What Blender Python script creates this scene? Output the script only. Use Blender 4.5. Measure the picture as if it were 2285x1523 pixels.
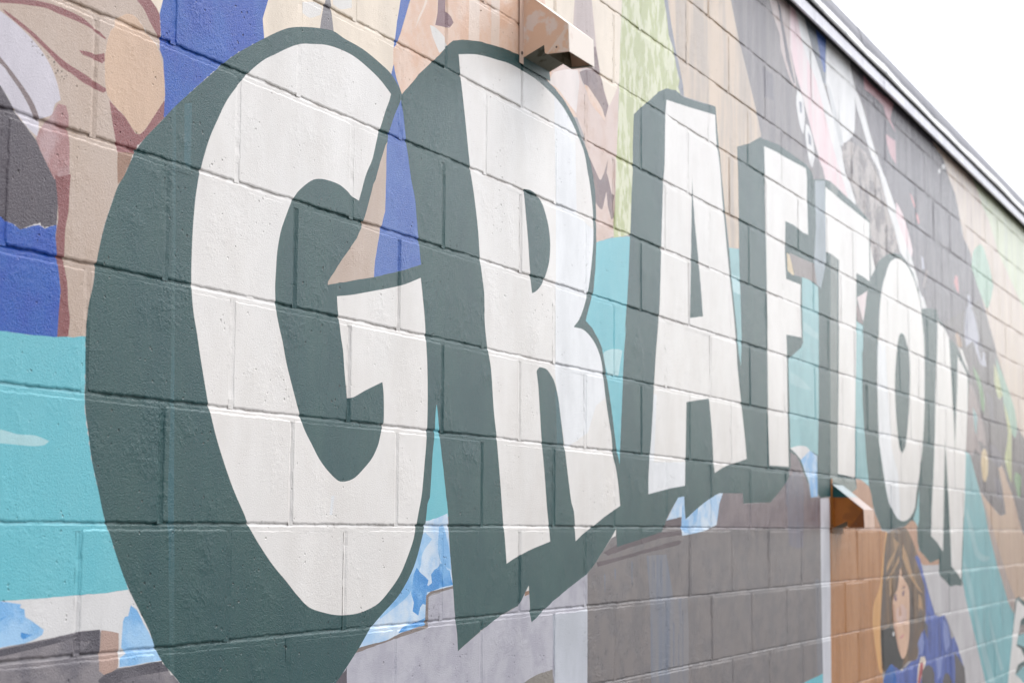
import bpy, math, random
import numpy as np
from mathutils import Matrix, Vector
from mathutils.geometry import delaunay_2d_cdt

for o in list(bpy.data.objects):
    bpy.data.objects.remove(o)
scene = bpy.context.scene
col = scene.collection
rng = random.Random(7)
BED0 = 2.2352          # height of the reference bed joint above the ground (11 courses)
COURSE = 0.2032
BLOCK = 0.4064

# ------------------------------------------------------------------ camera
cam_data = bpy.data.cameras.new("camera")
cam = bpy.data.objects.new("camera", cam_data)
col.objects.link(cam)
yaw, pitch, roll = -1.1336857, 0.1048691, -0.0053485
Rz = Matrix.Rotation(yaw, 3, 'Z'); Rx = Matrix.Rotation(pitch, 3, 'X'); Ry = Matrix.Rotation(roll, 3, 'Y')
R = Rz @ Rx @ Ry                              # columns: right, forward, up
right, fwd, up = R.col[0], R.col[1], R.col[2]
M = Matrix((right, up, -fwd)).transposed().to_4x4()
M.translation = Vector((-2.2206327, -1.7745314, BED0 - 0.8132385))
cam.matrix_world = M
cam_data.sensor_width = 36.0
cam_data.lens = 36.0 * 3949.537 / 2285.0
cam_data.clip_start = 0.05
cam_data.clip_end = 2000.0
cam_data.dof.use_dof = True
cam_data.dof.focus_distance = 3.6
cam_data.dof.aperture_fstop = 6.3
scene.camera = cam

# ------------------------------------------------------------------ sky and overcast sun
SUN_EL, SUN_AZ = math.radians(62), math.radians(112)
world = bpy.data.worlds.new("World"); scene.world = world; world.use_nodes = True
wn = world.node_tree.nodes; wl = world.node_tree.links; wn.clear()
sky = wn.new('ShaderNodeTexSky'); sky.sky_type = 'NISHITA'; sky.sun_disc = False
sky.sun_elevation = SUN_EL; sky.sun_rotation = SUN_AZ
sky.air_density = 1.0; sky.dust_density = 4.0; sky.ozone_density = 1.0
hs = wn.new('ShaderNodeHueSaturation'); hs.inputs['Saturation'].default_value = 0.28
bg = wn.new('ShaderNodeBackground'); bg.inputs['Strength'].default_value = 0.15
wo = wn.new('ShaderNodeOutputWorld')
wl.new(sky.outputs[0], hs.inputs['Color']); wl.new(hs.outputs[0], bg.inputs['Color']); wl.new(bg.outputs[0], wo.inputs[0])
sun_data = bpy.data.lights.new("overcast_sun", 'SUN'); sun_data.energy = 0.5; sun_data.angle = math.radians(60)
sun_data.color = (1.0, 0.97, 0.93)
sun = bpy.data.objects.new("overcast_sun", sun_data); col.objects.link(sun)
sd = Vector((math.sin(SUN_AZ) * math.cos(SUN_EL), math.cos(SUN_AZ) * math.cos(SUN_EL), math.sin(SUN_EL)))
sun.rotation_euler = sd.to_track_quat('Z', 'Y').to_euler(); sun.location = sd * 30
scene.view_settings.view_transform = 'Standard'; scene.view_settings.look = 'None'
scene.view_settings.exposure = 1.2; scene.view_settings.gamma = 1.0
scene.view_settings.use_curve_mapping = False

# ------------------------------------------------------------------ helpers
def lin(c):
    c = c / 255.0
    return c / 12.92 if c <= 0.04045 else ((c + 0.055) / 1.055) ** 2.4
GAIN = 0.90
def srgb(r, g, b, veil=0.03):
    # measured colour -> paint albedo: the sky sheen on the paint film is taken off again
    return tuple(max(lin(c) - veil, 0.18 * lin(c)) * GAIN for c in (r, g, b))

def tag(o, label=None, cat=None, group=None, kind=None):
    if label: o['label'] = label
    if cat: o['category'] = cat
    if group: o['group'] = group
    if kind: o['kind'] = kind
    return o

def link_mesh(name, verts, faces, mat, parent=None, smooth=False):
    me = bpy.data.meshes.new(name)
    me.from_pydata(verts, [], faces); me.update()
    if mat: me.materials.append(mat)
    if smooth: me.polygons.foreach_set('use_smooth', [True] * len(me.polygons))
    o = bpy.data.objects.new(name, me); col.objects.link(o)
    if parent: o.parent = parent
    return o

def empty(name, loc=(0, 0, 0)):
    o = bpy.data.objects.new(name, None); o.location = loc; o.empty_display_size = 0.2
    col.objects.link(o); return o

class NT:
    """tiny helper to build node trees"""
    def __init__(s, name):
        s.mat = bpy.data.materials.new(name); s.mat.use_nodes = True
        s.t = s.mat.node_tree; s.t.nodes.clear()
        s.out = s.t.nodes.new('ShaderNodeOutputMaterial')
        s.b = s.t.nodes.new('ShaderNodeBsdfPrincipled')
        s.t.links.new(s.b.outputs[0], s.out.inputs[0])
    def n(s, typ, **kw):
        nd = s.t.nodes.new(typ)
        for k, v in kw.items():
            if k.startswith('i_'):
                key = k[2:]
                nd.inputs[int(key) if key.isdigit() else key.replace('_', ' ')].default_value = v
            else: setattr(nd, k, v)
        return nd
    def l(s, a, b): s.t.links.new(a, b)
    def noise(s, vec, scale, detail=3, rough=0.55, dim='3D'):
        nd = s.n('ShaderNodeTexNoise'); nd.inputs['Scale'].default_value = scale
        nd.inputs['Detail'].default_value = detail; nd.inputs['Roughness'].default_value = rough
        s.l(vec, nd.inputs['Vector']); return nd.outputs[0]
    def ramp(s, val, lo, hi, to0=0.0, to1=1.0):
        nd = s.n('ShaderNodeMapRange', interpolation_type='SMOOTHSTEP')
        for i, v in zip((1, 2, 3, 4), (lo, hi, to0, to1)): nd.inputs[i].default_value = v
        s.l(val, nd.inputs[0]); return nd.outputs[0]
    def math(s, op, a, b=None):
        nd = s.n('ShaderNodeMath', operation=op)
        for i, v in enumerate((a, b)):
            if v is None: continue
            if isinstance(v, (int, float)): nd.inputs[i].default_value = v
            else: s.l(v, nd.inputs[i])
        return nd.outputs[0]
    def mix(s, fac, a, b, blend='MIX'):
        nd = s.n('ShaderNodeMix', data_type='RGBA', blend_type=blend)
        for sock, v in ((nd.inputs[0], fac), (nd.inputs[6], a), (nd.inputs[7], b)):
            if isinstance(v, (int, float)): sock.default_value = v
            elif isinstance(v, tuple): sock.default_value = (*v, 1.0)
            else: s.l(v, sock)
        return nd.outputs[2]
    def scaled(s, vec, sc, rot=(0, 0, 0)):
        nd = s.n('ShaderNodeMapping'); nd.inputs['Scale'].default_value = sc
        nd.inputs['Rotation'].default_value = rot; s.l(vec, nd.inputs['Vector']); return nd.outputs[0]

def mural_material():
    """masonry paint: every face carries its own paint colour, a second brush colour and a brush style"""
    m = NT('mural_paint')
    pos = m.n('ShaderNodeNewGeometry').outputs['Position']
    A = m.n('ShaderNodeAttribute', attribute_name='paint').outputs['Color']
    B = m.n('ShaderNodeAttribute', attribute_name='paint2').outputs['Color']
    st = m.n('ShaderNodeAttribute', attribute_name='style').outputs['Fac']
    # brush masks
    streak = m.ramp(m.noise(m.scaled(pos, (13, 13, 1.5)), 1.0, 4, 0.6), 0.42, 0.62)
    dab = m.ramp(m.noise(m.scaled(pos, (26, 26, 10), (0, 0.35, 0)), 1.0, 3, 0.6), 0.46, 0.56)
    cloud = m.ramp(m.noise(pos, 11.0, 6, 0.62), 0.42, 0.60)
    flat = m.ramp(m.noise(m.scaled(pos, (7, 7, 3.2)), 1.0, 5, 0.66), 0.36, 0.66, 0.0, 1.0)
    def pick(v, mask):
        c = m.n('ShaderNodeMath', operation='COMPARE'); m.l(st, c.inputs[0]); c.inputs[1].default_value = v; c.inputs[2].default_value = 0.25
        return m.math('MULTIPLY', c.outputs[0], mask)
    f = m.math('ADD', m.math('ADD', pick(0, flat), pick(1, streak)), m.math('ADD', pick(2, dab), pick(3, cloud)))
    c = m.mix(f, A, B)
    # wear: roller coverage and pore grime; the dark tint also paints shade into the pits
    cov = m.ramp(m.noise(m.scaled(pos, (3.2, 3.2, 1.6)), 1.0, 6, 0.68), 0.3, 0.7, 0.93, 1.04)
    hsv = m.n('ShaderNodeHueSaturation'); m.l(cov, hsv.inputs['Value']); m.l(c, hsv.inputs['Color'])
    vor = m.n('ShaderNodeTexVoronoi', feature='F1'); vor.inputs['Scale'].default_value = 70; vor.inputs['Randomness'].default_value = 1.0
    wob = m.n('ShaderNodeVectorMath', operation='ADD'); m.l(pos, wob.inputs[0])
    nv = m.n('ShaderNodeTexNoise'); nv.inputs['Scale'].default_value = 120; m.l(pos, nv.inputs['Vector'])
    sc = m.n('ShaderNodeVectorMath', operation='SCALE'); m.l(nv.outputs[1], sc.inputs[0]); sc.inputs[3].default_value = 0.007; m.l(sc.outputs[0], wob.inputs[1])
    m.l(wob.outputs[0], vor.inputs['Vector'])
    rare = m.ramp(m.noise(pos, 11.0, 5, 0.65), 0.50, 0.66)
    pit = m.math('MULTIPLY', m.ramp(vor.outputs['Distance'], 0.07, 0.20, 1.0, 0.0), rare)
    col_ = m.mix(m.math('MULTIPLY', pit, 0.45), hsv.outputs[0], (0.09, 0.075, 0.06))
    m.l(col_, m.b.inputs['Base Color'])
    m.b.inputs['Roughness'].default_value = 0.19
    m.b.inputs['Specular IOR Level'].default_value = 0.43
    # relief: orange peel, block texture, pits
    fine = m.noise(m.scaled(pos, (1, 1, 1.25), (0, 0.5, 0)), 290.0, 3, 0.65)
    mid = m.noise(pos, 125.0, 3, 0.6)
    patch = m.ramp(m.noise(pos, 8.0, 4, 0.65), 0.50, 0.74, 0.2, 1.45)
    h = m.math('ADD', m.math('MULTIPLY', fine, 1.0), m.math('MULTIPLY', m.math('MULTIPLY', mid, 1.3), patch))
    h = m.math('SUBTRACT', h, m.math('MULTIPLY', pit, 2.6))
    lum = m.n('ShaderNodeRGBToBW'); m.l(c, lum.inputs[0])
    h = m.math('MULTIPLY', h, m.ramp(lum.outputs[0], 0.08, 0.6, 1.05, 0.42))     # relief flattened on pale paints to imitate overexposure and bounced light
    bp = m.n('ShaderNodeBump'); bp.inputs['Strength'].default_value = 1.0; bp.inputs['Distance'].default_value = 0.0014
    m.l(h, bp.inputs['Height']); m.l(bp.outputs[0], m.b.inputs['Normal'])
    return m.mat

def metal_material(name, rgb, rough=0.45, metallic=0.0, rgb2=None, scale=14.0, bump=0.0004, lo=0.5, hi=0.62):
    m = NT(name)
    pos = m.n('ShaderNodeNewGeometry').outputs['Position']
    n1 = m.noise(pos, scale, 5, 0.6)
    a = srgb(*rgb); b = srgb(*(rgb2 or tuple(min(255, v * 0.93) for v in rgb)))
    c = m.mix(m.ramp(n1, lo, hi), a, b)
    m.l(c, m.b.inputs['Base Color'])
    m.b.inputs['Roughness'].default_value = rough; m.b.inputs['Metallic'].default_value = metallic
    bp = m.n('ShaderNodeBump'); bp.inputs['Distance'].default_value = bump
    m.l(m.noise(pos, 60, 3), bp.inputs['Height']); m.l(bp.outputs[0], m.b.inputs['Normal'])
    return m.mat

def ground_material():
    m = NT('asphalt')
    pos = m.n('ShaderNodeNewGeometry').outputs['Position']
    c = m.mix(m.ramp(m.noise(pos, 1.2, 5, 0.6), 0.35, 0.65), (0.07, 0.069, 0.068), (0.10, 0.098, 0.096))
    c = m.mix(m.ramp(m.noise(pos, 160, 2), 0.45, 0.6), c, (0.13, 0.127, 0.124))
    m.l(c, m.b.inputs['Base Color']); m.b.inputs['Roughness'].default_value = 0.9
    bp = m.n('ShaderNodeBump'); bp.inputs['Distance'].default_value = 0.004
    m.l(m.noise(pos, 160, 3), bp.inputs['Height']); m.l(bp.outputs[0], m.b.inputs['Normal'])
    return m.mat

MURAL = mural_material()
M_FASCIA = metal_material('coated_fascia_metal', (240, 238, 246), 0.4)
M_FLASH = metal_material('galvanised_flashing', (128, 128, 136), 0.55, 0.0, (118, 118, 127), 6.0)
M_STRIP = metal_material('white_edging', (246, 246, 246), 0.5)
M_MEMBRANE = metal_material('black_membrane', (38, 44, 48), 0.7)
M_SHADE = metal_material('shade_black', (30, 30, 28), 0.9)

# ------------------------------------------------------------------ ground
g = 400.0
gv = [(-g, -g, 0), (g, -g, 0), (g, g, 0), (-g, g, 0)]
ground = link_mesh('ground', gv, [(0, 1, 2, 3)], ground_material())
tag(ground, kind='structure')

# ------------------------------------------------------------------ paints: (brush style, colour, second colour)
PAINTS = {
    'base': ('flat', (170, 165, 165), (159, 155, 155)),
    'green': ('flat', (66, 95, 94), (58, 88, 90)),
    'white': ('flat', (237, 233, 229), (230, 225, 220)),
    'coolwhite': ('flat', (240, 241, 243), (225, 226, 228)),
    'petrol': ('streak', (66, 104, 110), (74, 102, 102)),
    'greengrey2': ('flat', (132, 142, 138), (124, 133, 129)),
    'taupe': ('flat', (200, 180, 166), (190, 168, 152)),
    'cream': ('flat', (242, 226, 206), (227, 212, 193)),
    'lavender': ('flat', (214, 208, 216), (201, 195, 203)),
    'maroon': ('flat', (150, 96, 96), (140, 88, 88)),
    'mauvegrey': ('flat', (140, 124, 124), (131, 116, 116)),
    'darkgrey': ('flat', (100, 92, 98), (88, 82, 90)),
    'rose': ('cloud', (188, 158, 158), (172, 128, 126)),
    'royal': ('cloud', (52, 98, 182), (44, 88, 178)),
    'skin': ('flat', (216, 184, 158), (203, 172, 148)),
    'brown': ('flat', (160, 125, 105), (150, 117, 98)),
    'offwhite': ('flat', (234, 229, 224), (219, 215, 210)),
    'stone': ('flat', (142, 138, 142), (133, 129, 133)),
    'periwinkle': ('cloud', (88, 120, 190), (78, 110, 184)),
    'peach': ('cloud', (226, 186, 160), (230, 200, 180)),
    'peachlight': ('flat', (236, 214, 198), (221, 201, 186)),
    'plum': ('flat', (150, 120, 126), (141, 112, 118)),
    'dustpink': ('cloud', (218, 194, 184), (212, 184, 170)),
    'palepink': ('flat', (234, 222, 217), (219, 208, 203)),
    'greypink': ('streak', (208, 192, 187), (197, 180, 177)),
    'plumgrey': ('cloud', (148, 130, 132), (160, 140, 138)),
    'moss': ('dab', (186, 192, 138), (216, 217, 182)),
    'bluegrey': ('flat', (160, 162, 172), (150, 152, 161)),
    'timber': ('streak', (222, 199, 176), (198, 183, 170)),
    'rock': ('streak', (160, 154, 155), (146, 141, 145)),
    'slate': ('streak', (143, 138, 144), (126, 121, 129)),
    'pink': ('streak', (233, 200, 204), (228, 212, 212)),
    'chalk': ('flat', (230, 228, 227), (216, 214, 213)),
    'slateblue': ('flat', (154, 159, 168), (144, 149, 157)),
    'cornflower': ('flat', (116, 140, 205), (109, 131, 192)),
    'paleGrey': ('flat', (206, 206, 207), (193, 193, 194)),
    'stump': ('cloud', (190, 180, 175), (140, 132, 134)),
    'pink2': ('flat', (222, 176, 182), (208, 165, 171)),
    'coral': ('flat', (226, 160, 162), (212, 150, 152)),
    'tan': ('streak', (219, 199, 182), (208, 190, 180)),
    'palegreen': ('streak', (206, 212, 178), (198, 204, 180)),
    'mint': ('flat', (168, 202, 180), (157, 189, 169)),
    'bush': ('streak', (140, 134, 136), (128, 122, 124)),
    'lilac': ('flat', (190, 190, 204), (178, 178, 191)),
    'mauve': ('streak', (180, 166, 164), (164, 152, 152)),
    'paleteal': ('flat', (165, 195, 196), (155, 183, 184)),
    'bronze': ('flat', (196, 168, 148), (184, 157, 139)),
    'leaf': ('flat', (152, 182, 146), (142, 171, 137)),
    'leafteal': ('flat', (160, 195, 176), (150, 183, 165)),
    'leafyellow': ('flat', (196, 202, 150), (184, 189, 141)),
    'straw': ('flat', (222, 196, 154), (208, 184, 144)),
    'path': ('streak', (206, 178, 154), (196, 168, 148)),
    'mauve2': ('streak', (186, 168, 158), (178, 160, 152)),
    'tealribbon': ('flat', (150, 201, 206), (141, 188, 193)),
    'tealpale': ('flat', (172, 211, 215), (161, 198, 202)),
    'teal': ('flat', (120, 196, 207), (112, 190, 202)),
    'teal2': ('flat', (158, 204, 208), (148, 191, 195)),
    'tealhi': ('flat', (182, 222, 226), (171, 208, 212)),
    'water': ('cloud', (170, 208, 240), (132, 184, 230)),
    'azure': ('cloud', (84, 152, 216), (128, 182, 230)),
    'wallgrey': ('cloud', (146, 140, 143), (122, 118, 124)),
    'charcoal': ('cloud', (96, 93, 100), (112, 108, 114)),
    'postbrown': ('flat', (190, 162, 150), (178, 152, 141)),
    'lavgrey': ('cloud', (192, 190, 198), (180, 178, 188)),
    'ice': ('flat', (206, 209, 217), (193, 196, 203)),
    'olivegrey': ('flat', (152, 145, 138), (142, 136, 129)),
    'charplum': ('flat', (108, 102, 109), (101, 95, 102)),
    'waterpale': ('cloud', (214, 228, 241), (176, 208, 238)),
    'umber': ('flat', (142, 130, 125), (133, 122, 117)),
    'stonewall': ('cloud', (149, 143, 142), (141, 137, 138)),
    'umberplum': ('flat', (128, 119, 122), (120, 111, 114)),
    'dripblue': ('streak', (153, 150, 152), (138, 143, 154)),
    'domebrown': ('cloud', (152, 142, 144), (142, 133, 137)),
    'dripblue2': ('streak', (144, 140, 147), (137, 136, 146)),
    'azurepale': ('cloud', (140, 188, 232), (186, 212, 236)),
    'whiteline': ('flat', (220, 220, 226), (206, 206, 212)),
    'sienna': ('streak', (190, 138, 96), (176, 122, 78)),
    'siennalight': ('flat', (200, 156, 128), (188, 146, 120)),
    'apricot': ('flat', (226, 172, 112), (212, 161, 105)),
    'palegreige': ('flat', (208, 204, 205), (195, 191, 192)),
    'hair': ('streak', (124, 110, 102), (148, 126, 106)),
    'black': ('flat', (76, 74, 74), (71, 69, 69)),
    'hairgold': ('flat', (186, 150, 112), (174, 141, 105)),
    'face': ('flat', (230, 190, 162), (216, 178, 152)),
    'facelight': ('flat', (228, 194, 180), (214, 182, 169)),
    'coat': ('streak', (112, 128, 192), (98, 112, 170)),
    'cobalt': ('flat', (54, 106, 180), (50, 99, 169)),
    'greyfold': ('flat', (122, 118, 119), (114, 110, 111)),
    'red': ('flat', (192, 92, 96), (180, 86, 90)),
    'paleslate': ('flat', (166, 178, 186), (156, 167, 174)),
    'greytan': ('flat', (164, 154, 151), (154, 144, 141)),
    'pinkpale': ('flat', (226, 206, 206), (212, 193, 193)),
    'greygreen': ('flat', (148, 158, 152), (139, 148, 142)),
    'slatedark': ('streak', (128, 123, 131), (118, 113, 121)),
    'grimespeck': ('flat', (96, 86, 80), (90, 80, 75)),
    'drip': ('flat', (122, 128, 142), (114, 120, 133)),
    'facedark': ('flat', (206, 160, 136), (193, 150, 127)),
    'hairdark': ('streak', (96, 86, 82), (112, 98, 90)),
    'coatdark': ('flat', (78, 94, 158), (73, 88, 148)),
    'coatlight': ('flat', (134, 148, 204), (125, 139, 191)),
}
STYLE = {'flat': 0, 'streak': 1, 'dab': 2, 'cloud': 3}

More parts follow.
